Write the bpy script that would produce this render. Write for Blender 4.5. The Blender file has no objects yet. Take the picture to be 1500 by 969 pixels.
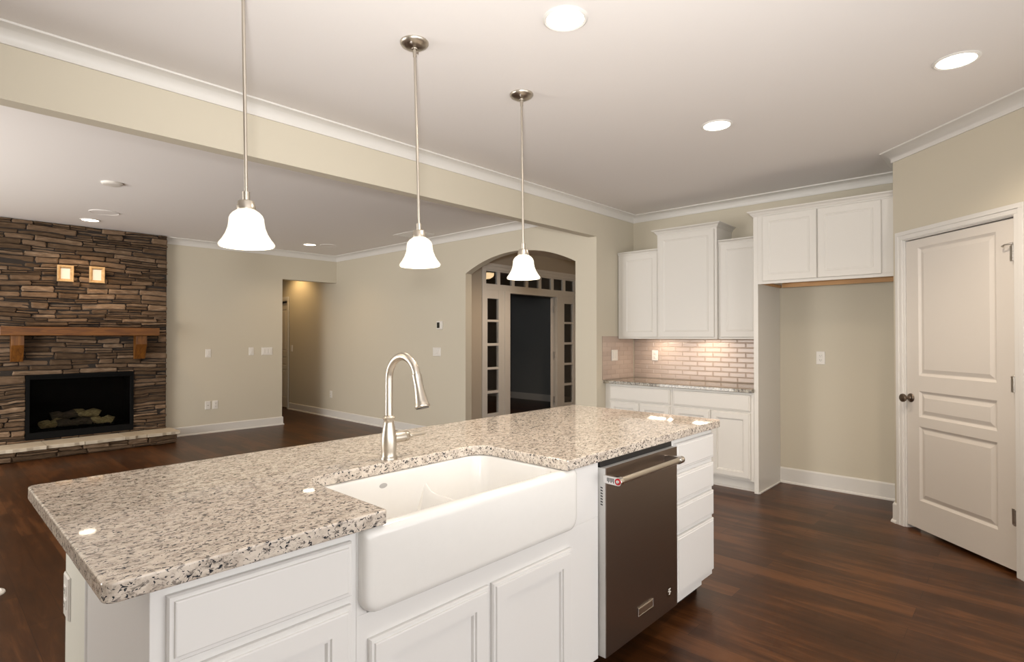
import bpy, bmesh, math, random
from mathutils import Vector, Matrix

C = bpy.context.scene.collection
SC = bpy.context.scene
PI = math.pi

# ------------------------------------------------------------------ camera
cam_d = bpy.data.cameras.new('camera')
cam_d.sensor_width = 36.0
cam_d.lens = 19.582
cam_d.clip_start = 0.05
cam = bpy.data.objects.new('camera', cam_d)
C.objects.link(cam)
cam.location = (0, 0, 1.3566)
cam.rotation_euler = (PI/2 + 0.01015, 0, 0.74903 - PI/2)
SC.camera = cam

# ------------------------------------------------------------------ view, world, lights
SC.view_settings.view_transform = 'Standard'
SC.view_settings.look = 'None'
SC.view_settings.exposure = 0.06
SC.view_settings.gamma = 1.0
SC.view_settings.use_curve_mapping = False

W = bpy.data.worlds.new('world')
SC.world = W
W.use_nodes = True
W.node_tree.nodes['Background'].inputs[0].default_value = (1.0, 0.985, 0.97, 1)
W.node_tree.nodes['Background'].inputs[1].default_value = 2.6

def lamp(name, typ, loc, energy, color=(1, 1, 1), parent=None, **kw):
    d = bpy.data.lights.new(name, typ)
    d.energy = energy
    d.color = color
    for k, v in kw.items():
        if k not in ('target', 'rot'):
            setattr(d, k, v)
    o = bpy.data.objects.new(name, d)
    C.objects.link(o)
    o.location = loc
    if 'target' in kw:
        o.rotation_euler = (Vector(kw['target']) - Vector(loc)).to_track_quat('-Z', 'Y').to_euler()
    if 'rot' in kw:
        o.rotation_euler = kw['rot']
    if parent:
        o.parent = parent
    return o

WARM = (1.0, 0.84, 0.66)
# the photographer's on-camera flash, head tipped a little upwards
lamp('flash', 'SPOT', (-0.046, 0.008, 1.52), 335, (1.0, 0.98, 0.95), target=(0.735, 0.68, 1.98), spot_size=math.radians(104), spot_blend=1.0, shadow_soft_size=0.075)
# added fill lamp, out of view on the left, brightens the family room
lamp('family_fill', 'AREA', (-2.4, 5.4, 0.9), 146, (1.0, 0.95, 0.88), target=(0.6, 5.7, 3.0), shape='RECTANGLE', size=1.8, size_y=3.0)

# another added fill, out of view on the right, lifts the far kitchen ceiling
lamp('kitchen_fill', 'AREA', (2.3, -1.6, 0.7), 12, (1.0, 0.96, 0.92), target=(3.6, 1.2, 2.71), shape='RECTANGLE', size=1.2, size_y=1.2)

# ------------------------------------------------------------------ sizes of the place
CZ, CZF = 2.7135, 2.69           # kitchen / family-room ceilings
BY, BY2, BZ = 3.28, 3.376, 2.395   # dropped beam
AX, BX, FW = 4.812, 5.544, 8.478    # arch wall, kitchen back wall, fireplace wall
P0 = Vector((4.91, 0.732, 0))
PA = -2.342
PU = Vector((math.cos(PA), math.sin(PA), 0))

# ------------------------------------------------------------------ materials
def nm(name):
    m = bpy.data.materials.new(name)
    m.use_nodes = True
    nt = m.node_tree
    return m, nt, nt.nodes['Principled BSDF'], nt.nodes, nt.links

def mat(name, col, rough=0.5, metal=0.0, spec=0.5, bump=0.0, bscale=200, vary=0.0, coat=0.0):
    m, nt, b, N, L = nm(name)
    b.inputs['Base Color'].default_value = (*col, 1)
    b.inputs['Roughness'].default_value = rough
    b.inputs['Metallic'].default_value = metal
    b.inputs['Specular IOR Level'].default_value = spec
    b.inputs['Coat Weight'].default_value = coat
    if bump or vary:
        tc = N.new('ShaderNodeTexCoord')
        n = N.new('ShaderNodeTexNoise')
        n.inputs['Scale'].default_value = bscale
        n.inputs['Detail'].default_value = 3
        L.new(tc.outputs['Object'], n.inputs['Vector'])
        if bump:
            bp = N.new('ShaderNodeBump')
            bp.inputs['Strength'].default_value = bump
            bp.inputs['Distance'].default_value = 0.002
            L.new(n.outputs['Fac'], bp.inputs['Height'])
            L.new(bp.outputs['Normal'], b.inputs['Normal'])
        if vary:
            mx = N.new('ShaderNodeMix'); mx.data_type = 'RGBA'
            mx.inputs['A'].default_value = (*[c*(1-vary) for c in col], 1)
            mx.inputs['B'].default_value = (*[min(1, c*(1+vary)) for c in col], 1)
            L.new(n.outputs['Fac'], mx.inputs['Factor'])
            L.new(mx.outputs['Result'], b.inputs['Base Color'])
    return m

def emit(name, col, strength, base=(0.8, 0.8, 0.8)):
    m, nt, b, N, L = nm(name)
    b.inputs['Base Color'].default_value = (*base, 1)
    b.inputs['Roughness'].default_value = 0.25
    b.inputs['Emission Color'].default_value = (*col, 1)
    b.inputs['Emission Strength'].default_value = strength
    return m

def ramp(N, stops, interp='LINEAR'):
    r = N.new('ShaderNodeValToRGB')
    r.color_ramp.interpolation = interp
    e = r.color_ramp.elements
    e[0].position, e[0].color = stops[0][0], (*stops[0][1], 1)
    e[1].position, e[1].color = stops[-1][0], (*stops[-1][1], 1)
    for p, c in stops[1:-1]:
        x = e.new(p); x.color = (*c, 1)
    return r

def mat_floor():
    m, nt, b, N, L = nm('dark_hardwood')
    tc = N.new('ShaderNodeTexCoord')
    mp = N.new('ShaderNodeMapping')
    mp.inputs['Rotation'].default_value = (0, 0, PI/2)
    L.new(tc.outputs['Object'], mp.inputs['Vector'])
    br = N.new('ShaderNodeTexBrick')
    br.offset = 0.37; br.offset_frequency = 2
    br.inputs['Scale'].default_value = 1.0
    br.inputs['Brick Width'].default_value = 1.15
    br.inputs['Row Height'].default_value = 0.127
    br.inputs['Mortar Size'].default_value = 0.0009
    br.inputs['Mortar Smooth'].default_value = 0.3
    br.inputs['Bias'].default_value = 0.0
    br.inputs['Color1'].default_value = (0.0, 0.0, 0.0, 1)
    br.inputs['Color2'].default_value = (1, 1, 1, 1)
    br.inputs['Mortar'].default_value = (0.5, 0.5, 0.5, 1)
    L.new(mp.outputs['Vector'], br.inputs['Vector'])
    mp2 = N.new('ShaderNodeMapping')
    mp2.inputs['Scale'].default_value = (8, 1.0, 1)
    L.new(tc.outputs['Object'], mp2.inputs['Vector'])
    n = N.new('ShaderNodeTexNoise')
    n.inputs['Scale'].default_value = 2.2; n.inputs['Detail'].default_value = 8
    n.inputs['Roughness'].default_value = 0.62; n.inputs['Distortion'].default_value = 0.8
    L.new(mp2.outputs['Vector'], n.inputs['Vector'])
    n2 = N.new('ShaderNodeTexNoise')
    n2.inputs['Scale'].default_value = 2.5
    L.new(tc.outputs['Object'], n2.inputs['Vector'])
    a = N.new('ShaderNodeMath'); a.operation = 'MULTIPLY_ADD'
    L.new(br.outputs['Color'], a.inputs[0]); a.inputs[1].default_value = 0.30
    L.new(n.outputs['Fac'], a.inputs[2])
    a2 = N.new('ShaderNodeMath'); a2.operation = 'MULTIPLY_ADD'
    L.new(n2.outputs['Fac'], a2.inputs[0]); a2.inputs[1].default_value = 0.35
    L.new(a.outputs[0], a2.inputs[2])
    r = ramp(N, [(0.45, (0.022, 0.0076, 0.0022)), (0.80, (0.054, 0.0188, 0.0055)), (1.15, (0.105, 0.039, 0.0120))])
    L.new(a2.outputs[0], r.inputs['Fac'])
    mx = N.new('ShaderNodeMix'); mx.data_type = 'RGBA'
    L.new(br.outputs['Fac'], mx.inputs['Factor'])
    L.new(r.outputs['Color'], mx.inputs['A'])
    mx.inputs['B'].default_value = (0.008, 0.003, 0.0015, 1)
    L.new(mx.outputs['Result'], b.inputs['Base Color'])
    b.inputs['Roughness'].default_value = 0.33
    b.inputs['Specular IOR Level'].default_value = 0.22
    bp = N.new('ShaderNodeBump'); bp.inputs['Strength'].default_value = 0.12; bp.inputs['Distance'].default_value = 0.002
    L.new(n.outputs['Fac'], bp.inputs['Height'])
    L.new(bp.outputs['Normal'], b.inputs['Normal'])
    return m

def mat_granite(name, light, mid, dark, s=1.0):
    m, nt, b, N, L = nm(name)
    tc = N.new('ShaderNodeTexCoord')
    mp = N.new('ShaderNodeMapping'); mp.inputs['Scale'].default_value = (0.75, 1.25, 1.1)
    L.new(tc.outputs['Object'], mp.inputs['Vector'])
    def noise(scale, detail=4, rough=0.6, dist=0.0):
        n = N.new('ShaderNodeTexNoise')
        n.inputs['Scale'].default_value = scale*s; n.inputs['Detail'].default_value = detail
        n.inputs['Roughness'].default_value = rough; n.inputs['Distortion'].default_value = dist
        L.new(mp.outputs['Vector'], n.inputs['Vector'])
        return n
    base = ramp(N, [(0.34, mid), (0.47, tuple(0.5*(a+c) for a, c in zip(mid, light))), (0.58, light)])
    L.new(noise(42, 5, 0.65, 0.5).outputs['Fac'], base.inputs['Fac'])
    # grey mica clouds
    g = ramp(N, [(0.555, (0, 0, 0)), (0.63, (1, 1, 1))])
    L.new(noise(75, 4, 0.6, 0.6).outputs['Fac'], g.inputs['Fac'])
    m1 = N.new('ShaderNodeMix'); m1.data_type = 'RGBA'
    L.new(g.outputs['Color'], m1.inputs['Factor'])
    L.new(base.outputs['Color'], m1.inputs['A'])
    m1.inputs['B'].default_value = (*[0.48*c + 0.52*d for c, d in zip(mid, dark)], 1)
    # black flecks
    v = noise(125, 3, 0.55, 0.9)
    k = ramp(N, [(0.578, (0, 0, 0)), (0.612, (1, 1, 1))])
    L.new(v.outputs['Fac'], k.inputs['Fac'])
    m2 = N.new('ShaderNodeMix'); m2.data_type = 'RGBA'
    L.new(k.outputs['Color'], m2.inputs['Factor'])
    L.new(m1.outputs['Result'], m2.inputs['A'])
    m2.inputs['B'].default_value = (*dark, 1)
    L.new(m2.outputs['Result'], b.inputs['Base Color'])
    b.inputs['Roughness'].default_value = 0.035
    b.inputs['Specular IOR Level'].default_value = 0.5
    return m

def mat_stone(name, stops, rough=0.85, bstr=0.6):
    m, nt, b, N, L = nm(name)
    g = N.new('ShaderNodeNewGeometry')
    tc = N.new('ShaderNodeTexCoord')
    n = N.new('ShaderNodeTexNoise')
    n.inputs['Scale'].default_value = 16; n.inputs['Detail'].default_value = 7; n.inputs['Roughness'].default_value = 0.65
    mp = N.new('ShaderNodeMapping'); mp.inputs['Scale'].default_value = (0.6, 1, 2.2)
    L.new(tc.outputs['Object'], mp.inputs['Vector']); L.new(mp.outputs['Vector'], n.inputs['Vector'])
    a = N.new('ShaderNodeMath'); a.operation = 'MULTIPLY_ADD'
    L.new(g.outputs['Random Per Island'], a.inputs[0]); a.inputs[1].default_value = 0.5
    a2 = N.new('ShaderNodeMath'); a2.operation = 'MULTIPLY_ADD'
    L.new(n.outputs['Fac'], a2.inputs[0]); a2.inputs[1].default_value = 0.9; a2.inputs[2].default_value = -0.22
    L.new(a2.outputs[0], a.inputs[2])
    r = ramp(N, stops)
    L.new(a.outputs[0], r.inputs['Fac'])
    L.new(r.outputs['Color'], b.inputs['Base Color'])
    b.inputs['Roughness'].default_value = rough
    b.inputs['Specular IOR Level'].default_value = 0.25
    bp = N.new('ShaderNodeBump'); bp.inputs['Strength'].default_value = bstr; bp.inputs['Distance'].default_value = 0.008
    L.new(n.outputs['Fac'], bp.inputs['Height']); L.new(bp.outputs['Normal'], b.inputs['Normal'])
    return m

def mat_wood(name, c1, c2, axis_scale, rough=0.5):
    m, nt, b, N, L = nm(name)
    tc = N.new('ShaderNodeTexCoord')
    mp = N.new('ShaderNodeMapping'); mp.inputs['Scale'].default_value = axis_scale
    n = N.new('ShaderNodeTexNoise'); n.inputs['Scale'].default_value = 3; n.inputs['Detail'].default_value = 7; n.inputs['Distortion'].default_value = 1.2
    L.new(tc.outputs['Object'], mp.inputs['Vector']); L.new(mp.outputs['Vector'], n.inputs['Vector'])
    r = ramp(N, [(0.3, c1), (0.7, c2)])
    L.new(n.outputs['Fac'], r.inputs['Fac']); L.new(r.outputs['Color'], b.inputs['Base Color'])
    b.inputs['Roughness'].default_value = rough
    return m

def mat_brushed(name, col, rough, scale):
    m, nt, b, N, L = nm(name)
    b.inputs['Metallic'].default_value = 1.0
    tc = N.new('ShaderNodeTexCoord')
    mp = N.new('ShaderNodeMapping'); mp.inputs['Scale'].default_value = scale
    n = N.new('ShaderNodeTexNoise'); n.inputs['Scale'].default_value = 1; n.inputs['Detail'].default_value = 2
    L.new(tc.outputs['Object'], mp.inputs['Vector']); L.new(mp.outputs['Vector'], n.inputs['Vector'])
    b.inputs['Base Color'].default_value = (*col, 1)
    r = N.new('ShaderNodeMapRange')
    r.inputs['To Min'].default_value = rough-0.05; r.inputs['To Max'].default_value = rough+0.08
    L.new(n.outputs['Fac'], r.inputs['Value']); L.new(r.outputs['Result'], b.inputs['Roughness'])
    return m

def mat_glass(name, tint=(1, 1, 1), rough=0.0):
    m, nt, b, N, L = nm(name)
    b.inputs['Base Color'].default_value = (*tint, 1)
    b.inputs['Roughness'].default_value = rough
    b.inputs['Transmission Weight'].default_value = 1.0
    b.inputs['IOR'].default_value = 1.45
    return m

M = {}
M['wall'] = mat('greige_wall_paint', (0.62, 0.57, 0.465), 0.75, spec=0.25, bump=0.06, bscale=350)
M['ceil'] = mat('ceiling_paint', (0.84, 0.81, 0.79), 0.9, spec=0.1, bump=0.15, bscale=120)
M['trim'] = mat('trim_paint', (0.74, 0.72, 0.685), 0.38, spec=0.4)
M['cab'] = mat('cabinet_paint', (0.69, 0.665, 0.62), 0.36, spec=0.4)
M['island'] = mat('island_paint', (0.76, 0.75, 0.735), 0.36, spec=0.4)
M['door'] = mat('door_paint', (0.70, 0.655, 0.60), 0.42, spec=0.4)
M['endwall'] = mat('half_wall_paint', (0.74, 0.73, 0.65), 0.6, spec=0.3)
M['floor'] = mat_floor()
M['granite'] = mat_granite('speckled_white_granite', (0.68, 0.61, 0.53), (0.47, 0.40, 0.335), (0.018, 0.021, 0.028))
M['granite2'] = mat_granite('dark_speckled_granite', (0.44, 0.40, 0.32), (0.15, 0.12, 0.09), (0.010, 0.010, 0.010), 0.7)
M['sink'] = mat('white_fireclay', (0.78, 0.768, 0.742), 0.12, spec=0.5, vary=0.015, bscale=40)
M['nickel'] = mat_brushed('brushed_nickel', (0.54, 0.495, 0.43), 0.32, (60, 60, 4))
M['bronze'] = mat('aged_bronze', (0.20, 0.155, 0.12), 0.35, metal=1.0, vary=0.1, bscale=60)
M['steel'] = mat_brushed('satin_steel_hinge', (0.55, 0.52, 0.48), 0.3, (80, 80, 8))
M['dw'] = mat_brushed('stainless_dark_reflection', (0.25, 0.200, 0.168), 0.34, (3, 3, 260))  # brown base colour paints in the reflected dark floor and room
M['dwside'] = mat('grey_metal_side', (0.62, 0.61, 0.59), 0.45, metal=0.0, spec=0.4, vary=0.03, bscale=90)
M['chrome'] = mat('polished_steel', (0.78, 0.77, 0.76), 0.12, metal=1.0)
M['black'] = mat('black_plastic', (0.012, 0.012, 0.013), 0.35, vary=0.1, bscale=80)
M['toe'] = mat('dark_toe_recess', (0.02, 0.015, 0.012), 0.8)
M['red'] = mat('red_enamel', (0.45, 0.012, 0.02), 0.25)
M['plastic'] = mat('white_plastic', (0.78, 0.75, 0.70), 0.35)
M['slot'] = mat('dark_slot', (0.03, 0.03, 0.03), 0.6)
M['grey'] = mat('grey_logo_print', (0.42, 0.41, 0.40), 0.4)
M['shade'] = emit('lit_frosted_glass', (1.0, 0.93, 0.78), 0.55, (0.80, 0.76, 0.66))
M['bulb'] = emit('lit_downlight_lens', (1.0, 0.92, 0.80), 9.0)
M['bulb2'] = emit('lit_family_downlight_lens', (1.0, 0.86, 0.66), 9.0)
M['strip'] = emit('lit_strip_lens', (1.0, 0.88, 0.72), 5.0)
M['dome'] = emit('lit_dome_glass', (1.0, 0.70, 0.38), 11.0)
M['stone'] = mat_stone('ledgestone', [(0.0, (0.042, 0.025, 0.014)), (0.35, (0.105, 0.066, 0.038)), (0.65, (0.19, 0.125, 0.078)), (1.0, (0.38, 0.28, 0.19))])
M['slab'] = mat_stone('hearth_flagstone', [(0.0, (0.34, 0.28, 0.20)), (0.5, (0.48, 0.41, 0.31)), (1.0, (0.62, 0.56, 0.46))], 0.75, 0.4)
M['backing'] = mat('dark_mortar', (0.03, 0.023, 0.018), 0.95, vary=0.2, bscale=60)
M['mantel'] = mat_wood('stained_timber', (0.085, 0.027, 0.004), (0.21, 0.080, 0.011), (1.2, 9, 12), 0.45)
M['corbel'] = mat_wood('stained_corbel_timber', (0.085, 0.027, 0.004), (0.21, 0.080, 0.011), (9, 9, 1.5), 0.45)
M['frame'] = mat_wood('pale_pine', (0.42, 0.27, 0.12), (0.62, 0.43, 0.22), (8, 8, 8), 0.5)
M['paper'] = mat('blank_paper', (0.80, 0.76, 0.70), 0.8, vary=0.02, bscale=60)
M['valance'] = mat_wood('raw_maple', (0.50, 0.27, 0.11), (0.62, 0.36, 0.16), (9, 1.2, 9), 0.5)
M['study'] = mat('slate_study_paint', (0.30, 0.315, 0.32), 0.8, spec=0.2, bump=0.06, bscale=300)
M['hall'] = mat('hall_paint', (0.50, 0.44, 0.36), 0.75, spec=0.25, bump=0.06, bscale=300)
M['iron'] = mat('black_iron', (0.008, 0.008, 0.008), 0.7, spec=0.04, vary=0.2, bscale=50)
M['log'] = mat_wood('ceramic_log_bark', (0.10, 0.075, 0.035), (0.34, 0.27, 0.13), (6, 14, 14), 0.9)
M['log2'] = mat_wood('ceramic_log_char', (0.025, 0.02, 0.015), (0.09, 0.07, 0.045), (6, 14, 14), 0.9)
M['glass'] = mat_glass('clear_pane')
M['fglass'] = mat_glass('smoked_pane', (0.62, 0.62, 0.60))
M['fglass'].node_tree.nodes['Principled BSDF'].inputs['Specular IOR Level'].default_value = 0.08
M['fglass'].node_tree.nodes['Principled BSDF'].inputs['IOR'].default_value = 1.08
M['screen'] = mat('dark_lcd', (0.02, 0.022, 0.018), 0.2, vary=0.1, bscale=90)

def mat_tile():
    m, nt, b, N, L = nm('blush_ceramic_tile')
    g = N.new('ShaderNodeNewGeometry')
    r = ramp(N, [(0.0, (0.47, 0.375, 0.315)), (1.0, (0.53, 0.425, 0.36))])
    L.new(g.outputs['Random Per Island'], r.inputs['Fac'])
    L.new(r.outputs['Color'], b.inputs['Base Color'])
    b.inputs['Roughness'].default_value = 0.22
    return m
M['tile'] = mat_tile()
M['grout'] = mat('tile_grout', (0.42, 0.34, 0.28), 0.85, vary=0.05, bscale=90)

# ------------------------------------------------------------------ mesh helpers
def link_mesh(name, bm, m, parent=None, local=False, smooth=False, bevel=0.0, segs=2):
    if parent is not None and not local:
        p = parent
        off = Vector((0, 0, 0))
        while p is not None:
            off += p.location
            p = p.parent
        bmesh.ops.translate(bm, verts=bm.verts, vec=-off)
    bmesh.ops.recalc_face_normals(bm, faces=bm.faces)
    me = bpy.data.meshes.new(name)
    bm.to_mesh(me); bm.free()
    me.materials.append(m)
    if smooth:
        for f in me.polygons:
            f.use_smooth = True
    o = bpy.data.objects.new(name, me)
    C.objects.link(o)
    if parent is not None:
        o.parent = parent
    if bevel:
        b = o.modifiers.new('bevel', 'BEVEL')
        b.width = bevel; b.segments = segs; b.limit_method = 'ANGLE'; b.angle_limit = math.radians(40)
    elif smooth:
        me.set_sharp_from_angle(angle=math.radians(42))
    return o

def thing(name, label, cat, loc=(0, 0, 0), group=None):
    o = bpy.data.objects.new(name, None)
    o.empty_display_size = 0.1
    C.objects.link(o)
    o.location = loc
    return tag(o, label, cat, group)

def tag(o, label, cat, group=None):
    o['label'] = label; o['category'] = cat
    if group: o['group'] = group
    return o

def struct(o):
    o['kind'] = 'structure'
    return o

def dup(root, loc, label, rot=None):
    r = root.copy(); C.objects.link(r); r.location = loc; r['label'] = label
    if rot is not None: r.rotation_euler = rot
    for ch in list(root.children):
        c = ch.copy(); C.objects.link(c); c.parent = r
        for g in list(ch.children):
            d = g.copy(); C.objects.link(d); d.parent = c
    return r

def box(bm, x0, x1, y0, y1, z0, z1):
    v = [bm.verts.new(p) for p in ((x0, y0, z0), (x1, y0, z0), (x1, y1, z0), (x0, y1, z0), (x0, y0, z1), (x1, y0, z1), (x1, y1, z1), (x0, y1, z1))]
    for f in ((0, 3, 2, 1), (4, 5, 6, 7), (0, 1, 5, 4), (1, 2, 6, 5), (2, 3, 7, 6), (3, 0, 4, 7)):
        bm.faces.new([v[i] for i in f])
    return bm

def B(*a):
    bm = bmesh.new()
    return box(bm, *a)

def boxes(lst):
    bm = bmesh.new()
    for a in lst: box(bm, *a)
    return bm

def prism(bm, pts, ext):
    """polygon pts (3D) extruded by vector ext"""
    e = Vector(ext)
    a = [bm.verts.new(p) for p in pts]
    b = [bm.verts.new(Vector(p)+e) for p in pts]
    bm.faces.new(a); bm.faces.new(list(reversed(b)))
    n = len(pts)
    for i in range(n):
        bm.faces.new((a[i], b[i], b[(i+1) % n], a[(i+1) % n]))
    return bm

def lathe(bm, prof, seg=32, mtx=None, cap0=True, cap1=True):
    rings = []
    for r, z in prof:
        ring = []
        for i in range(seg):
            t = 2*PI*i/seg
            p = Vector((r*math.cos(t), r*math.sin(t), z))
            ring.append(bm.verts.new(mtx @ p if mtx else p))
        rings.append(ring)
    for a, b in zip(rings, rings[1:]):
        for i in range(seg):
            bm.faces.new((a[i], a[(i+1) % seg], b[(i+1) % seg], b[i]))
    if cap0: bm.faces.new(list(reversed(rings[0])))
    if cap1: bm.faces.new(rings[-1])
    return bm

def tube(bm, pts, rad, seg=16):
    pts = [Vector(p) for p in pts]
    n = len(pts)
    rad = rad if isinstance(rad, (list, tuple)) else [rad]*n
    rings = []
    T0 = (pts[1]-pts[0]).normalized()
    up = Vector((0, 0, 1)) if abs(T0.z) < 0.9 else Vector((1, 0, 0))
    u = T0.cross(up).normalized()
    for i, p in enumerate(pts):
        T = (pts[min(i+1, n-1)]-pts[max(i-1, 0)]).normalized()
        u = (u - T*u.dot(T)).normalized()
        v = T.cross(u)
        rings.append([bm.verts.new(p+(u*math.cos(2*PI*k/seg)+v*math.sin(2*PI*k/seg))*rad[i]) for k in range(seg)])
    for a, b in zip(rings, rings[1:]):
        for k in range(seg):
            bm.faces.new((a[k], a[(k+1) % seg], b[(k+1) % seg], b[k]))
    bm.faces.new(list(reversed(rings[0]))); bm.faces.new(rings[-1])
    return bm

def basis(o, u, w):
    """matrix of local (u right, z up, w out) at o"""
    u = Vector(u); w = Vector(w); v = Vector((0, 0, 1))
    return Matrix(((u.x, v.x, w.x, o[0]), (u.y, v.y, w.y, o[1]), (u.z, v.z, w.z, o[2]), (0, 0, 0, 1)))

def F_front(y):   return basis((0, y, 0), (1, 0, 0), (0, -1, 0))     # facing -Y; u = X
def F_side(x):    return basis((x, 0, 0), (0, -1, 0), (-1, 0, 0))    # facing -X; u = -Y
def F_pantry(d=0):
    w = Vector((PU.y, -PU.x, 0))
    return basis(P0 + w*d, PU, w)

def panel(bm, mtx, u0, u1, v0, v1, loops, back=0.0):
    """nested rectangles: loops = [(inset, out)], out measured along w"""
    rings = []
    for ins, out in [(0, back)]+list(loops):
        rings.append([bm.verts.new(mtx @ Vector(p)) for p in ((u0+ins, v0+ins, out), (u1-ins, v0+ins, out), (u1-ins, v1-ins, out), (u0+ins, v1-ins, out))])
    for a, b in zip(rings, rings[1:]):
        for i in range(4):
            bm.faces.new((a[i], a[(i+1) % 4], b[(i+1) % 4], b[i]))
    bm.faces.new(rings[-1]); bm.faces.new(list(reversed(rings[0])))
    return bm

def mbox(bm, mtx, u0, u1, v0, v1, w0, w1):
    return panel(bm, mtx, u0, u1, v0, v1, [(0, w1)], back=w0)

def rrect(x0, x1, y0, y1, r, z, n=6):
    pts = []
    for cx, cy, a0 in ((x1-r, y0+r, -PI/2), (x1-r, y1-r, 0), (x0+r, y1-r, PI/2), (x0+r, y0+r, PI)):
        for i in range(n+1):
            a = a0 + PI/2*i/n
            pts.append(Vector((cx+r*math.cos(a), cy+r*math.sin(a), z)))
    return pts

def loft(bm, loops, cap0=True, cap1=True):
    R = [[bm.verts.new(p) for p in l] for l in loops]
    n = len(R[0])
    for a, b in zip(R, R[1:]):
        for i in range(n):
            bm.faces.new((a[i], a[(i+1) % n], b[(i+1) % n], b[i]))
    if cap0: bm.faces.new(list(reversed(R[0])))
    if cap1: bm.faces.new(R[-1])
    return bm

def sweep(bm, path, prof):
    """profile [(out, z)] swept along plan polyline; out is to the right of travel"""
    P = [Vector((p[0], p[1], 0)) for p in path]
    rings = []
    for i, p in enumerate(P):
        d0 = (p-P[i-1]).normalized() if i > 0 else None
        d1 = (P[i+1]-p).normalized() if i < len(P)-1 else None
        r0 = Vector((d0.y, -d0.x, 0)) if d0 else None
        r1 = Vector((d1.y, -d1.x, 0)) if d1 else None
        if r0 is None: m = r1
        elif r1 is None: m = r0
        else:
            m = (r0+r1); m = m/ (m.dot(r0))
        rings.append([bm.verts.new(p+m*o+Vector((0, 0, z))) for o, z in prof])
    n = len(prof)
    for a, b in zip(rings, rings[1:]):
        for i in range(n):
            bm.faces.new((a[i], a[(i+1) % n], b[(i+1) % n], b[i]))
    bm.faces.new(list(reversed(rings[0]))); bm.faces.new(rings[-1])
    return bm

# ================================================================== THE ROOM
struct(link_mesh('floor', B(-3, 9.4, -3.2, 12.4, -0.06, 0), M['floor']))
struct(link_mesh('ceiling_kitchen', B(-3, 6.2, -3.2, BY2-0.001, CZ, CZ+0.1), M['ceil']))
struct(link_mesh('ceiling_family', B(-3, 9.4, BY2, 12.4, CZF, CZF+0.1), M['ceil']))

# dropped beam and the stub of wall it dies into
bm = bmesh.new()
prism(bm, [(-3, BY, BZ), (AX, BY, BZ), (AX, BY, 0), (BX, BY, 0), (BX, BY, CZ), (-3, BY, CZ)], (0, BY2-BY, 0))
struct(link_mesh('wall_beam', bm, M['wall']))
# arch wall (kitchen/family side of the entry hall), runs on past the fireplace wall
bm = bmesh.new()
ya, yb, zs, rise = 3.549, 5.284, 2.163, 0.20
hw = (yb-ya)/2; R = (hw*hw+rise*rise)/(2*rise); yc = (ya+yb)/2
a1 = math.asin(hw/R)
arc = [(yc+R*math.sin(-a1+2*a1*i/28), zs+rise-R+R*math.cos(-a1+2*a1*i/28)) for i in range(29)]
ptsp = [(AX, BY2, 0), (AX, ya, 0)] + [(AX, y, z) for y, z in arc] + [(AX, yb, 0), (AX, 10.25, 0), (AX, 10.25, 2.04), (AX, 11.02, 2.04), (AX, 11.02, 0), (AX, 12.4, 0), (AX, 12.4, CZF), (AX, BY2, CZF)]
prism(bm, ptsp, (0.105, 0, 0))
struct(link_mesh('wall_arch', bm, M['wall']))
struct(link_mesh('wall_kitchen', B(BX, BX+0.12, 0.5, BY, 0, CZ), M['wall']))
# fireplace wall with the opening to the rear hall
bm = bmesh.new()
prism(bm, [(1.93, FW, 0), (3.894, FW, 0), (3.894, FW, 2.249), (AX, FW, 2.249), (AX, FW, CZF), (1.93, FW, CZF)], (0, 0.12, 0))
box(bm, -3, 0.87, FW, FW+0.12, 0, CZF); box(bm, 0.87, 1.93, FW, FW+0.12, 0.93, CZF); box(bm, 0.87, 1.93, FW, FW+0.12, 0, 0.165)
struct(link_mesh('wall_fireplace', bm, M['wall']))
struct(link_mesh('wall_light_block', B(-2.4, -2.3, -3.2, BY2, 0, CZ), M['wall']))  # unseen wall, added to hold back light from the island's left end
struct(link_mesh('wall_rear_hall', B(3.60, 3.72, FW+0.12, 12.4, 0, CZF), M['wall']))
struct(link_mesh('wall_hall_end', B(3.72, AX, 12.2, 12.4, 0, CZF), M['wall']))
# pantry wall: short return along the alcove, then the angled face with its door opening
DT0, DT1, DH = 0.098, 0.945, 2.052
struct(link_mesh('wall_alcove', B(P0.x+0.02, BX, P0.y-0.10, P0.y, 0, CZ), M['wall']))
bm = bmesh.new(); mp_ = F_pantry()
prism(bm, [mp_ @ Vector(p) for p in ((0, 0, 0), (DT0, 0, 0), (DT0, DH, 0), (DT1, DH, 0), (DT1, 0, 0), (2.6, 0, 0), (2.6, CZ, 0), (0, CZ, 0))], -(mp_.to_3x3() @ Vector((0, 0, 0.11))))
struct(link_mesh('wall_pantry', bm, M['wall']))
# pantry is closed off behind its door
bm = bmesh.new(); mbox(bm, mp_, DT0-0.05, DT1+0.05, 0, DH+0.05, -0.30, -0.26)
struct(link_mesh('wall_pantry_back', bm, M['toe']))
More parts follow.
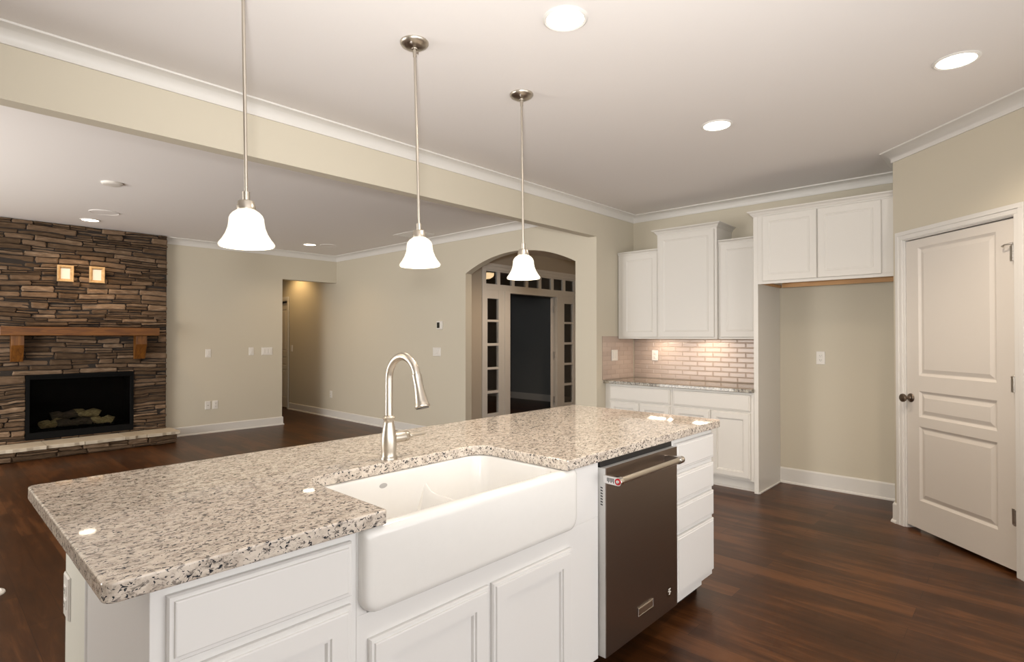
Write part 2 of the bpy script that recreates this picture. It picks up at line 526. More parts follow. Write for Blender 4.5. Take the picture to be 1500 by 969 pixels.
# entry hall and study behind the arch
YD = 5.92
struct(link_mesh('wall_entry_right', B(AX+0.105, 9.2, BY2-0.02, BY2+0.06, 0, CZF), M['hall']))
struct(link_mesh('wall_entry_end', B(9.2, 9.32, BY2, YD+0.05, 0, CZF), M['hall']))
bm = bmesh.new()
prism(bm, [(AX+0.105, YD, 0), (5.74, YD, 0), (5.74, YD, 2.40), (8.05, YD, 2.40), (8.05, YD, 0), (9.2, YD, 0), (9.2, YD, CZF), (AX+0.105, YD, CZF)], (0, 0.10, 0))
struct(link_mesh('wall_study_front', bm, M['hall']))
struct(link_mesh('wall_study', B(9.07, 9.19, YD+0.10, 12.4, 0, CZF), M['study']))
struct(link_mesh('wall_study_back', B(AX+0.105, 9.07, 12.1, 12.3, 0, CZF), M['study']))
struct(link_mesh('baseboard_study', B(9.05, 9.07, YD+0.10, 12.1, 0, 0.14), M['trim'], bevel=0.004))

# crown mouldings
def crown(cz, o, d):
    p = [(0, cz), (o, cz), (o, cz-0.010)]
    for i in range(1, 8):
        a = PI/2*i/8
        p.append((0.010+(o-0.012)*(1-math.sin(a)), cz-0.012-(d-0.024)*(1-math.cos(a))))
    p += [(0.010, cz-d+0.012), (0.010, cz-d), (0, cz-d)]
    return p
pe = P0+PU*2.6
bm = bmesh.new()
sweep(bm, [(-3, BY), (BX, BY), (BX, P0.y), (P0.x+0.0, P0.y), (pe.x, pe.y)], crown(CZ, 0.077, 0.078))
struct(link_mesh('trim_1', bm, M['trim'], smooth=True))
bm = bmesh.new()
sweep(bm, [(2.293, FW), (AX, FW), (AX, BY2)], crown(CZF, 0.082, 0.088))
struct(link_mesh('trim_2', bm, M['trim'], smooth=True))

# baseboards
def base(h, t=0.014):
    return [(0, 0), (t+0.012, 0), (t+0.012, 0.010), (t+0.007, 0.018), (t, 0.020), (t, h-0.012), (t-0.006, h), (0, h)]
bm = bmesh.new()
sweep(bm, [(2.33, FW), (3.894, FW), (3.894, FW+0.12)], base(0.125))
struct(link_mesh('baseboard_fireplace', bm, M['trim']))
bm = bmesh.new()
sweep(bm, [(AX, 10.17), (AX, yb)], base(0.125))
struct(link_mesh('baseboard_arch', bm, M['trim']))
bm = bmesh.new()
pb = P0+PU*0.038
sweep(bm, [(BX, 1.718), (BX, P0.y), (P0.x, P0.y), (pb.x, pb.y)], base(0.142))
struct(link_mesh('baseboard_alcove', bm, M['trim']))
bm = bmesh.new()
pb0 = P0+PU*1.01; pb1 = P0+PU*2.6
sweep(bm, [(pb0.x, pb0.y), (pb1.x, pb1.y)], base(0.142))
struct(link_mesh('baseboard_pantry', bm, M['trim']))
bm = bmesh.new()
sweep(bm, [(AX, ya), (AX, BY), (AX+0.07, BY)], base(0.142))
struct(link_mesh('baseboard_stub', bm, M['trim']))
bm = bmesh.new(); sweep(bm, [(AX+0.105, YD), (5.71, YD)], base(0.142))
struct(link_mesh('baseboard_entry', bm, M['trim']))

# ------------------------------------------------------------------ pantry door
def casing_profile_boxes(bm, mtx, u0, u1, vtop, w=0.062):
    """door casing around opening u0..u1 up to vtop, three stepped bands"""
    for (a, b, t) in ((0, w, 0.010), (0.006, w-0.004, 0.014), (0.034, w, 0.019)):
        mbox(bm, mtx, u0-b, u0-a, 0, vtop+a, 0.0, t)
        mbox(bm, mtx, u1+a, u1+b, 0, vtop+a, 0.0, t)
        mbox(bm, mtx, u0-b, u1+b, vtop+a, vtop+b, 0.0, t)

def leaf(bm, mtx, u0, u1, v0, v1, panels, w0, w1):
    """door leaf with moulded panels: body built as a grid round the panels"""
    us = sorted({u0, u1, *[p[0] for p in panels], *[p[1] for p in panels]})
    vs = sorted({v0, v1, *[p[2] for p in panels], *[p[3] for p in panels]})
    V = {}
    def vert(u, v):
        k = (round(u, 5), round(v, 5))
        if k not in V: V[k] = bm.verts.new(mtx @ Vector((u, v, w1)))
        return V[k]
    for i in range(len(us)-1):
        for j in range(len(vs)-1):
            q = (us[i], us[i+1], vs[j], vs[j+1])
            if any(abs(q[k]-p[k]) < 1e-6 for p in panels for k in [0]) and any(all(abs(q[k]-p[k]) < 1e-6 for k in range(4)) for p in panels):
                continue
            bm.faces.new((vert(us[i], vs[j]), vert(us[i+1], vs[j]), vert(us[i+1], vs[j+1]), vert(us[i], vs[j+1])))
    for a, b, c, d in panels:
        prev = [vert(a, c), vert(b, c), vert(b, d), vert(a, d)]
        for ins, out in ((0.006, -0.004), (0.016, -0.010), (0.022, -0.010), (0.046, -0.002), (0.050, -0.002)):
            cur = [bm.verts.new(mtx @ Vector(p)) for p in ((a+ins, c+ins, w1+out), (b-ins, c+ins, w1+out), (b-ins, d-ins, w1+out), (a+ins, d-ins, w1+out))]
            for i in range(4): bm.faces.new((prev[i], prev[(i+1) % 4], cur[(i+1) % 4], cur[i]))
            prev = cur
        bm.faces.new(prev)
    # rim and back
    bk = [bm.verts.new(mtx @ Vector(p)) for p in ((u0, v0, w0), (u1, v0, w0), (u1, v1, w0), (u0, v1, w0))]
    bm.faces.new(list(reversed(bk)))
    bot = [vert(u, v0) for u in us]; top = [vert(u, v1) for u in us]
    lef = [vert(u0, v) for v in vs]; rig = [vert(u1, v) for v in vs]
    bm.faces.new(list(reversed(bot))+[bk[0], bk[1]]); bm.faces.new(top+[bk[2], bk[3]])
    bm.faces.new(lef+[bk[3], bk[0]]); bm.faces.new(list(reversed(rig))+[bk[1], bk[2]])
    return bm

P1 = P0+PU*0.52
d1 = struct(thing('door_1', 'closed white three-panel pantry door in the angled wall', 'door', (P1.x, P1.y, 0)))
bm = bmesh.new(); casing_profile_boxes(bm, F_pantry(0.0005), DT0+0.004, DT1-0.004, DH-0.006)
mbox(bm, F_pantry(), DT0+0.0005, DT0+0.012, 0, DH-0.001, -0.108, 0.0); mbox(bm, F_pantry(), DT1-0.012, DT1-0.0005, 0, DH-0.001, -0.108, 0.0)
mbox(bm, F_pantry(), DT0+0.012, DT1-0.012, DH-0.012, DH-0.001, -0.108, 0.0)
link_mesh('door_frame', bm, M['trim'], d1, bevel=0.0015)
bm = bmesh.new()
leaf(bm, F_pantry(), DT0+0.015, DT1-0.015, 0.026, DH-0.019, [(0.222, 0.812, 0.222, 0.735), (0.222, 0.812, 0.800, 0.980), (0.222, 0.812, 1.085, 1.976)], -0.045, -0.008)
lf = link_mesh('door_leaf', bm, M['door'], d1)
def at_pantry(u, v, w): return F_pantry() @ Vector((u, v, w))
wv = F_pantry().to_3x3() @ Vector((0, 0, 1))
mk = Matrix.Translation(at_pantry(0.150, 0.925, -0.008)) @ wv.to_track_quat('Z', 'Y').to_matrix().to_4x4()
bm = bmesh.new()
lathe(bm, [(0.031, 0), (0.031, 0.004), (0.026, 0.009), (0.014, 0.011), (0.011, 0.016), (0.0105, 0.040), (0.016, 0.046), (0.027, 0.052), (0.030, 0.060), (0.027, 0.068), (0.014, 0.073)], 28, mk)
link_mesh('door_knob', bm, M['bronze'], lf, smooth=True)
for i, z in enumerate((1.835, 1.085, 0.330)):
    bm = bmesh.new()
    q = at_pantry(DT1-0.014, 0, 0.002)
    for k in range(5):
        tube(bm, [(q.x, q.y, z-0.045+0.018*k), (q.x, q.y, z-0.045+0.018*k+0.0172)], 0.0075, 12)
    tube(bm, [(q.x, q.y, z+0.045), (q.x, q.y, z+0.049)], [0.006, 0.003], 12)
    mbox(bm, F_pantry(), DT1-0.044, DT1-0.016, z-0.045, z+0.045, -0.0075, -0.006)
    h = link_mesh('hinge', bm, M['steel'], d1, smooth=True)
    if i == 0:
        bm = bmesh.new()
        q0 = at_pantry(DT1-0.014, z+0.053, 0.004); q1 = at_pantry(DT1-0.045, z+0.050, 0.022); q2 = at_pantry(DT1-0.068, z+0.044, 0.018); q3 = at_pantry(DT1-0.075, z+0.044, 0.004)
        tube(bm, [q0, q1, q2, q3], [0.006, 0.004, 0.004, 0.007], 10)
        link_mesh('hinge_stop', bm, M['steel'], h, smooth=True)

# ------------------------------------------------------------------ rear hall door
d3 = struct(thing('door_3', 'white panel door in the dim rear hall', 'door', (AX, 10.63, 0)))
ms = F_side(AX)
bm = bmesh.new(); casing_profile_boxes(bm, F_side(AX-0.0005), -11.016, -10.254, 2.035, 0.075)
mbox(bm, ms, -11.019, -11.006, 0, 2.039, -0.10, 0); mbox(bm, ms, -10.264, -10.251, 0, 2.039, -0.10, 0); mbox(bm, ms, -11.006, -10.264, 2.028, 2.039, -0.10, 0)
link_mesh('door_frame', bm, M['trim'], d3, bevel=0.0015)
bm = bmesh.new()
leaf(bm, ms, -11.003, -10.267, 0.012, 2.0, [(-10.88, -10.39, 0.20, 0.74), (-10.88, -10.39, 0.80, 0.98), (-10.88, -10.39, 1.08, 1.88)], -0.075, -0.04)
link_mesh('door_leaf', bm, M['door'], d3)

# ------------------------------------------------------------------ glazed study entrance (transom, side lights, open leaf)
d2 = struct(thing('door_2', 'glazed study entrance with transom panes and side lights behind the arch', 'door', (6.9, YD, 0)))
mf = F_front(YD)
X0, X1 = 5.742, 8.048
bm = bmesh.new()
mbox(bm, mf, 5.71, 5.786, 0, 2.36, 0.0005, 0.020); mbox(bm, mf, 8.0, 8.08, 0, 2.36, 0.0005, 0.020)
mbox(bm, mf, 5.71, 8.08, 2.36, 2.41, 0.0005, 0.020); mbox(bm, mf, 5.69, 8.10, 2.41, 2.455, 0.0005, 0.034)
link_mesh('casing', bm, M['trim'], d2, bevel=0.004)
panes_x = [(5.80, 6.047), (6.115, 6.372), (6.44, 6.697), (6.765, 7.022), (7.095, 7.347), (7.42, 7.672), (7.745, 7.99)]
tr = thing('transom', '', '', (0, 0, 0)); del tr['label'], tr['category']; tr.parent = d2; tr.location = (0, 0, 0)
bpy.data.objects.remove(tr)
bm = bmesh.new()
mbox(bm, mf, X0, X1, 2.055, 2.15, -0.06, -0.004); mbox(bm, mf, X0, X1, 2.338, 2.398, -0.06, -0.004)
xs = [X0]+[v for p in panes_x for v in p]+[X1]
for i in range(0, len(xs), 2):
    mbox(bm, mf, xs[i], xs[i+1], 2.15, 2.338, -0.052, -0.008)
trn = link_mesh('transom_frame', bm, M['trim'], d2, bevel=0.003)
for a, b in panes_x:
    bm = bmesh.new(); mbox(bm, mf, a-0.004, b+0.004, 2.146, 2.342, -0.034, -0.029)
    link_mesh('pane', bm, M['glass'], trn)
# posts and door head
bm = bmesh.new()
for a, b in ((6.20, 6.318), (7.49, 7.632)):
    mbox(bm, mf, a, b, 0, 2.055, -0.095, 0.012)
mbox(bm, mf, 6.318, 7.49, 2.03, 2.055, -0.095, 0.008)
mbox(bm, mf, 6.318, 6.330, 0, 2.03, -0.095, -0.045); mbox(bm, mf, 7.478, 7.49, 0, 2.03, -0.035, -0.01)
link_mesh('door_post', bm, M['trim'], d2, bevel=0.004)
for a, b, pa, pb_ in ((X0, 6.20, 5.836, 6.077), (7.632, X1, 7.708, 7.965)):
    bm = bmesh.new()
    zz = [(0.205, 0.505), (0.545, 0.862), (0.898, 1.218), (1.258, 1.578), (1.612, 1.93)]
    mbox(bm, mf, a, pa, 0, 2.055, -0.06, -0.004); mbox(bm, mf, pb_, b, 0, 2.055, -0.06, -0.004)
    edges = [0]+[v for z in zz for v in z]+[2.055]
    for i in range(0, len(edges), 2):
        mbox(bm, mf, pa, pb_, edges[i], edges[i+1], -0.056, -0.008)
    sf = link_mesh('side_light_frame', bm, M['trim'], d2, bevel=0.003)
    for z0, z1 in zz:
        bm = bmesh.new(); mbox(bm, mf, pa-0.004, pb_+0.004, z0-0.004, z1+0.004, -0.036, -0.031)
        link_mesh('pane', bm, M['glass'], sf)
# open leaf folded back into the study, hinged on the right post
ca_, sa_ = math.cos(math.radians(36)), math.sin(math.radians(36))
bm = bmesh.new()
leaf(bm, basis((7.462, YD+0.062, 0), (ca_, sa_, 0), (sa_, -ca_, 0)), 0.0, 1.02, 0.015, 2.02, [(0.13, 0.89, 0.20, 0.75), (0.13, 0.89, 0.85, 1.88)], -0.040, 0.0)
lf2 = link_mesh('door_leaf', bm, M['door'], d2)
for z in (1.825, 1.055, 0.29):
    bm = bmesh.new()
    tube(bm, [(7.455, YD+0.035, z-0.05), (7.455, YD+0.035, z+0.05)], 0.009, 12)
    box(bm, 7.463, 7.477, YD+0.034, YD+0.037, z-0.05, z+0.05)
    link_mesh('hinge', bm, M['steel'], d2)

# ================================================================== FIREPLACE
random.seed(7)
def stone_wall(x0, x1, z0, z1, yf, depth, hole=None, band=(0.042, 0.082), side=None):
    bm = bmesh.new()
    def stone(a, b, c, d, f):
        g = 0.0025
        a += g; b -= g; c += g*0.5; d -= g*0.5
        if b-a < 0.02 or d-c < 0.008: return
        j = lambda s: random.uniform(-s, s)
        h = d-c
        r = min(0.011, h*0.30)
        yb_ = yf+depth*0.55
        n = 2 if b-a < 0.16 else (3 if b-a < 0.28 else 4)
        def wv(x, z):
            if z < z0+0.02 or z > z1-0.02 or (hole and hole[0]-0.12 < x < hole[1]+0.12 and hole[2]-0.03 < z < hole[3]+0.03): return 0.0
            return 0.011*math.sin(2.3*x+5.1*z)+0.006*math.sin(6.1*x-9.0*z)
        base_ = [(a+(b-a)*i/n, c) for i in range(n+1)]; top_ = [(b-(b-a)*i/n, d) for i in range(n+1)]
        cut_ = min(0.016, h*0.3, (b-a)*0.12)
        pr = []
        for i, (u, v) in enumerate(base_): pr.append((u+(cut_ if i == 0 else -cut_ if i == n else 0)*random.random(), v+random.uniform(0, 0.006)*(h > 0.02)))
        pr.append((b, (c+d)/2+j(0.2)*h))
        for i, (u, v) in enumerate(top_): pr.append((u+(-cut_ if i == 0 else cut_ if i == n else 0)*random.random(), v-random.uniform(0, 0.006)*(h > 0.02)))
        pr.append((a, (c+d)/2+j(0.2)*h))
        pr = [(u, v+wv(u, v)) for u, v in pr]
        mu = sum(p[0] for p in pr)/len(pr); mv = sum(p[1] for p in pr)/len(pr)
        hw_, hh_ = (b-a)/2, h/2
        tl, tv = j(0.008), j(0.006)
        rings = []
        for ins, y in ((0, yb_), (0, f+r), (r*0.45, f+r*0.35), (r*1.5, f)):
            ring = []
            for u, v in pr:
                uu = mu+(u-mu)*(1-min(0.5, ins/hw_)); vv = mv+(v-mv)*(1-min(0.75, ins/hh_))
                uu = max(x0-0.006, min(x1+0.006, uu))
                yy = y if y == yb_ else y+tl*(u-mu)/hw_+tv*(v-mv)/hh_+(j(0.004) if ins else 0)
                ring.append(bm.verts.new((uu, yy, max(z0, min(z1, vv)))))
            rings.append(ring)
        N_ = len(pr)
        for p, q in zip(rings, rings[1:]):
            for k in range(N_): bm.faces.new((p[k], p[(k+1) % N_], q[(k+1) % N_], q[k]))
        bm.faces.new(rings[-1]); bm.faces.new(list(reversed(rings[0])))
    def course(a, b, c, d):
        x = a
        while x < b-1e-4:
            w = random.uniform(0.14, 0.46)
            if b-(x+w) < 0.10: w = b-x
            h = d-c
            k = random.choice((1, 2, 2, 2)) if h > 0.075 else random.choice((1, 1, 2))
            cuts = sorted([c]+[c+h*(i+random.uniform(-0.18, 0.18))/k for i in range(1, k)]+[d])
            for p, q in zip(cuts, cuts[1:]):
                xx = x
                if k > 1 and w > 0.30 and random.random() < 0.5:
                    m_ = x+w*random.uniform(0.35, 0.65)
                    stone(xx, m_, p, q, yf+random.uniform(-0.017, 0.022)); xx = m_
                stone(xx, x+w, p, q, yf+random.uniform(-0.017, 0.022))
            x += w
    zb = [z0]
    lim = [z1] if not hole else [hole[2], hole[3], z1]
    for L_ in lim:
        while zb[-1] < L_-1e-4:
            h = random.uniform(*band)
            if L_-(zb[-1]+h) < band[0]*0.7: h = L_-zb[-1]
            zb.append(min(L_, zb[-1]+h))
    for c, d in zip(zb, zb[1:]):
        if hole and c >= hole[2]-1e-4 and d <= hole[3]+1e-4:
            course(x0, hole[0], c, d); course(hole[1], x1, c, d)
        else:
            course(x0, x1, c, d)
    return bm

CX0, CX1, CY = 0.50, 2.293, 8.371
HZ = 0.152
FB = (0.879, 1.919, 0.176, 0.916)
st = struct(thing('stone_chimney', 'full-height brown ledgestone chimney breast', 'chimney', ((CX0+CX1)/2, CY, 0)))
del st['kind']
bm = stone_wall(CX0, CX1, HZ+0.0005, CZF-0.002, CY, 0.08, FB)
link_mesh('stone_facing', bm, M['stone'], st)
bm = bmesh.new()
for a in ((CX0+0.004, FB[0]-0.002, CY+0.022, FW-0.001, 0.001, CZF-0.003), (FB[1]+0.002, CX1-0.004, CY+0.022, FW-0.001, 0.001, CZF-0.003), (FB[0]-0.002, FB[1]+0.002, CY+0.022, FW-0.001, FB[3]+0.002, CZF-0.003), (FB[0]-0.002, FB[1]+0.002, CY+0.022, FW-0.001, 0.001, FB[2]-0.002)):
    box(bm, *a)
link_mesh('backing', bm, M['backing'], st)

he = thing('hearth', 'low stone hearth with pale flagstone top below the firebox', 'hearth', ((CX0+CX1)/2, 8.18, 0))
bm = stone_wall(CX0-0.02, 2.316, 0.004, 0.111, 8.012, 0.08, None, (0.045, 0.07))
# returned right-hand end of the base
box(bm, CX0, 2.310, 8.05, CY-0.02, 0.002, 0.111)
link_mesh('hearth_base', bm, M['stone'], he)
bm = bmesh.new()
random.seed(11)
xs_ = [CX0-0.04, 0.62, 1.02, 1.36, 1.76, 1.98, 2.345]
for a, b in zip(xs_, xs_[1:]):
    n = 7
    fr = [(a+0.002+(b-a-0.004)*i/n, 7.985+random.uniform(-0.014, 0.010)) for i in range(n+1)]
    top = [Vector((x, y, HZ)) for x, y in fr]+[Vector((b-0.002, CY+0.0, HZ)), Vector((a+0.002, CY+0.0, HZ))]
    prism(bm, [p-Vector((0, 0, 0.040)) for p in top], (0, 0, 0.040))
link_mesh('hearth_slab', bm, M['slab'], he, bevel=0.004)

fi = thing('fireplace_insert', 'black gas firebox with glass front set in the stone', 'fireplace', (1.399, CY, FB[2]))
x0, x1, z0, z1 = FB
bm = bmesh.new()
for a in ((x0, x1, 8.362, 8.40, z1-0.055, z1), (x0, x1, 8.362, 8.40, z0, z0+0.075), (x0, x0+0.035, 8.362, 8.40, z0+0.075, z1-0.055), (x1-0.035, x1, 8.362, 8.40, z0+0.075, z1-0.055)):
    box(bm, *a)
for k in range(3):
    box(bm, x0+0.03, x1-0.03, 8.352, 8.365, z1-0.048+0.014*k, z1-0.040+0.014*k)
link_mesh('firebox_frame', bm, M['iron'], fi, bevel=0.002)
bm = bmesh.new()
for a in ((x0+0.002, x0+0.012, 8.40, 8.80, z0, z1), (x1-0.012, x1-0.002, 8.40, 8.80, z0, z1), (x0+0.012, x1-0.012, 8.79, 8.80, z0, z1), (x0+0.012, x1-0.012, 8.40, 8.79, z0, z0+0.09), (x0+0.012, x1-0.012, 8.40, 8.79, z1-0.012, z1)):
    box(bm, *a)
link_mesh('firebox_liner', bm, M['iron'], fi)
link_mesh('glass_front', B(x0+0.036, x1-0.036, 8.384, 8.388, z0+0.076, z1-0.056), M['fglass'], fi)
def log(p, q, r, m):
    bm = bmesh.new(); n = 9
    P_ = [Vector(p).lerp(Vector(q), i/(n-1))+Vector((0, 0, 0.012*math.sin(i*1.3))) for i in range(n)]
    tube(bm, P_, [r*(0.86+0.22*abs(math.sin(1.7*i+r*90))) for i in range(n)], 11)
    link_mesh('log', bm, m, fi, smooth=True)
zl = z0+0.09
log((1.03, 8.47, zl+0.05), (1.24, 8.58, zl+0.06), 0.048, M['log'])
log((1.13, 8.60, zl+0.13), (1.42, 8.62, zl+0.14), 0.050, M['log2'])
log((1.36, 8.62, zl+0.15), (1.60, 8.56, zl+0.13), 0.050, M['log'])
log((1.52, 8.50, zl+0.055), (1.72, 8.46, zl+0.05), 0.046, M['log'])
log((1.18, 8.52, zl+0.05), (1.52, 8.54, zl+0.05), 0.048, M['log2'])
bm = bmesh.new()
for k in range(9):
    tube(bm, [(1.02+0.09*k, 8.45, zl+0.01), (1.02+0.09*k, 8.62, zl+0.01)], 0.006, 8)
tube(bm, [(0.99, 8.445, zl+0.01), (1.77, 8.445, zl+0.01)], 0.007, 8)
link_mesh('grate', bm, M['iron'], fi)

mn = thing('mantel_shelf', 'stained timber mantel beam on two corbels against the stonework', 'mantel', (1.4, 8.27, 1.37))
link_mesh('mantel_beam', B(0.642, 2.155, 8.171, CY-0.026, 1.370, 1.467), M['mantel'], mn, bevel=0.005)
for a, b in ((0.738, 0.848), (1.908, 2.028)):
    bm = bmesh.new()
    prism(bm, [(a, CY-0.026, 1.3695), (a, 8.215, 1.3695), (a, 8.215, 1.262), (a, 8.305, 1.075), (a, CY-0.026, 1.075)], (b-a, 0, 0))
    link_mesh('corbel', bm, M['corbel'], mn, bevel=0.004)

def pic(x0, x1, z0, z1, label):
    p = thing('picture_frame', label, 'picture frame', ((x0+x1)/2, CY-0.02, (z0+z1)/2), 'small pine frames above the mantel')
    m = F_front(CY-0.030); bm = bmesh.new()
    rings = []
    for ins, out in ((0, 0.0), (0, 0.022), (0.006, 0.026), (0.022, 0.022), (0.028, 0.010), (0.034, 0.006), (0.034, 0.0)):
        rings.append([bm.verts.new(m @ Vector(q)) for q in ((x0+ins, z0+ins, out), (x1-ins, z0+ins, out), (x1-ins, z1-ins, out), (x0+ins, z1-ins, out))])
    for a, b in zip(rings, rings[1:]+rings[:1]):
        for i in range(4): bm.faces.new((a[i], a[(i+1) % 4], b[(i+1) % 4], b[i]))
    link_mesh('frame', bm, M['frame'], p)
    bm = bmesh.new(); mbox(bm, m, x0+0.0345, x1-0.0345, z0+0.0345, z1-0.0345, 0.0005, 0.004)
    link_mesh('blank_sheet', bm, M['paper'], p)
pic(1.143, 1.298, 2.005, 2.198, 'left of the two small pine frames on the stone, blank white sheet inside')
pic(1.448, 1.602, 2.010, 2.208, 'right of the two small pine frames on the stone, blank white sheet inside')

# ================================================================== WALL PLATES
def plate(name, label, cat, mtx, u, v, kind, gangs=1, group=None, w=0.072, h=0.117):
    W_ = w+0.046*(gangs-1)
    o = mtx @ Vector((u, v, 0))
    t = thing(name, label, cat, o, group)
    bm = bmesh.new()
    panel(bm, mtx, u-W_/2, u+W_/2, v-h/2, v+h/2, [(0, 0.003), (0.004, 0.0065)], back=0.0004)
    link_mesh('cover_plate', bm, M['plastic'], t)
    for g in range(gangs):
        c = u+(g-(gangs-1)/2)*0.046
        if kind == 'switch':
            bm = bmesh.new(); panel(bm, mtx, c-0.0165, c+0.0165, v-0.033, v+0.033, [(0, 0.0075), (0.002, 0.010)], back=0.006)
            link_mesh('rocker', bm, M['plastic'], t)
        elif kind == 'toggle':
            bm = bmesh.new(); panel(bm, mtx, c-0.005, c+0.005, v-0.012, v+0.012, [(0, 0.008), (0.002, 0.016)], back=0.006)
            link_mesh('toggle', bm, M['plastic'], t)
        elif kind == 'outlet':
            for dz in (0.0195, -0.0195):
                bm = bmesh.new(); panel(bm, mtx, c-0.0165, c+0.0165, v+dz-0.0145, v+dz+0.0145, [(0, 0.008), (0.003, 0.0095)], back=0.006)
                f = link_mesh('receptacle', bm, M['plastic'], t)
                bm = bmesh.new()
                for s in (-1, 1):
                    mbox(bm, mtx, c+s*0.0065-0.0012, c+s*0.0065+0.0012, v+dz-0.003, v+dz+0.006, 0.0094, 0.0099)
                mbox(bm, mtx, c-0.002, c+0.002, v+dz-0.010, v+dz-0.006, 0.0094, 0.0099)
                link_mesh('slots', bm, M['slot'], f)
        elif kind == 'coax':
            bm = bmesh.new()
            mk_ = mtx @ Matrix.Translation((c, v, 0.006))
            lathe(bm, [(0.006, 0), (0.006, 0.004), (0.0042, 0.004), (0.0042, 0.011)], 12, mk_)
            link_mesh('jack', bm, M['bronze'], t)
    return t
mfw = F_front(FW); max_ = F_side(AX)
plate('light_switch', 'single white switch plate beside the stone chimney, above the low outlets', 'light switch', mfw, 2.834, 1.124, 'switch')
plate('light_switch', 'single white switch plate nearest the wide multi-gang plate on the family room wall', 'light switch', mfw, 3.427, 1.140, 'switch')
plate('light_switch', 'wide three-gang white switch plate by the rear hall opening', 'light switch', mfw, 3.66, 1.137, 'switch', 3)
plate('cable_outlet', 'low white cable plate with a dark centre jack, left of a low outlet', 'outlet', mfw, 2.832, 0.392, 'coax')
plate('wall_outlet', 'low white outlet right beside the cable plate on the family room wall', 'outlet', mfw, 2.930, 0.392, 'outlet')
plate('wall_outlet', 'low white outlet on the dim wall inside the rear hall mouth', 'outlet', max_, -8.643, 0.386, 'outlet')
plate('light_switch', 'small switch plate deep in the rear hall beside the door casing', 'light switch', max_, -10.08, 1.14, 'switch')
plate('light_switch', 'three-gang switch plate under the thermostat', 'light switch', max_, -5.857, 1.152, 'switch', 3)
plate('wall_outlet', 'low white outlet seen just under the faucet spray head', 'outlet', max_, -6.226, 0.414, 'outlet')
plate('wall_outlet', 'white outlet on the bare wall of the refrigerator alcove', 'outlet', F_side(BX), -1.375, 1.166, 'outlet')
th = thing('thermostat', 'white square thermostat with a dark screen on the wall left of the arch', 'thermostat', (AX, 5.786, 1.51))
bm = bmesh.new(); panel(bm, max_, -5.786-0.058, -5.786+0.058, 1.455, 1.565, [(0, 0.018), (0.006, 0.024)], back=0.0005)
link_mesh('thermostat_body', bm, M['plastic'], th)
bm = bmesh.new(); mbox(bm, max_, -5.786-0.042, -5.786+0.012, 1.472, 1.548, 0.0235, 0.0255)
link_mesh('screen', bm, M['screen'], th)

# ================================================================== CEILING FITTINGS
def recessed(loc, label, bulb, group, power, tgt=None, spot=2.4, warm=WARM):
    t = thing('recessed_light', label, 'ceiling light', loc, group)
    bm = bmesh.new()
    lathe(bm, [(0.079, -0.0005), (0.096, -0.0005), (0.097, -0.004), (0.088, -0.009), (0.080, -0.006)], 40, None, False, False)
    link_mesh('trim_ring', bm, M['trim'], t, local=True, smooth=True)
    bm = bmesh.new()
    lathe(bm, [(0.0805, -0.001), (0.0805, -0.0045), (0.060, -0.0065), (0.001, -0.0075)], 40, None, True, True)
    link_mesh('lens', bm, bulb, t, local=True, smooth=True)
    l = lamp('downlight', 'SPOT', (0, 0, -0.03), power, warm, t, spot_size=spot, spot_blend=0.8, shadow_soft_size=0.07)
    return t
GK = 'recessed lights in the kitchen ceiling'
k1 = recessed((1.886, 1.443, CZ), 'lit recessed ceiling light nearest the camera, right of the pendants', M['bulb'], GK, 61)
dup(k1, (3.479, 0.255, CZ), 'lit recessed ceiling light near the pantry wall')
dup(k1, (3.503, 1.462, CZ), 'lit recessed ceiling light out in front of the upper cabinets')
GF = 'recessed lights in the family room ceiling'
recessed((1.368, 7.85, CZF), 'lit recessed light washing the stone chimney', M['bulb2'], GF, 38, warm=(1.0, 0.66, 0.36))
recessed((3.901, 7.62, CZF), 'lit recessed light near the family room corner', M['bulb2'], GF, 18, warm=(1.0, 0.72, 0.45))

def grille(x, y, r, label):
    t = thing('ceiling_speaker', label, 'speaker', (x, y, CZF), 'flush speakers in the family room ceiling')
    bm = bmesh.new(); lathe(bm, [(r, -0.0005), (r, -0.004), (r-0.008, -0.007), (r-0.012, -0.004)], 40, None, False, False)
    link_mesh('rim', bm, M['ceil'], t, local=True, smooth=True)
    bm = bmesh.new(); lathe(bm, [(r-0.011, -0.001), (r-0.011, -0.004), (0.002, -0.005)], 40)
    link_mesh('grille', bm, M['ceil'], t, local=True)
grille(1.389, 7.261, 0.135, 'flush round ceiling speaker in front of the light over the chimney')
grille(4.13, 7.50, 0.120, 'flush round ceiling speaker beside the far corner recessed light')
sd = thing('smoke_detector', 'small white disc detector on the family room ceiling, left of the pendants', 'smoke detector', (1.166, 5.823, CZF))
bm = bmesh.new(); lathe(bm, [(0.078, -0.0005), (0.078, -0.012), (0.068, -0.020), (0.060, -0.021), (0.002, -0.022)], 36)
link_mesh('detector_body', bm, M['plastic'], sd, local=True, smooth=True)

va = thing('ceiling_vent', 'white slatted air vent in the family room ceiling behind the middle pendant', 'vent', (4.44, 5.88, CZF))
bm = bmesh.new()
vx0, vx1, vy0, vy1 = 4.27, 4.60, 5.66, 6.10
zc = CZF-0.0005
for a in ((vx0, vx1, vy0, vy0+0.025, zc-0.008, zc), (vx0, vx1, vy1-0.025, vy1, zc-0.008, zc), (vx0, vx0+0.025, vy0+0.025, vy1-0.025, zc-0.008, zc), (vx1-0.025, vx1, vy0+0.025, vy1-0.025, zc-0.008, zc)):
    box(bm, *a)
link_mesh('vent_frame', bm, M['trim'], va, bevel=0.002)
bm = bmesh.new()
for k in range(7):
    x = vx0+0.042+0.040*k
    prism(bm, [(x, vy0+0.025, zc-0.001), (x+0.026, vy0+0.025, zc-0.010), (x+0.028, vy0+0.025, zc-0.008), (x+0.002, vy0+0.025, zc)], (0, vy1-vy0-0.05, 0))
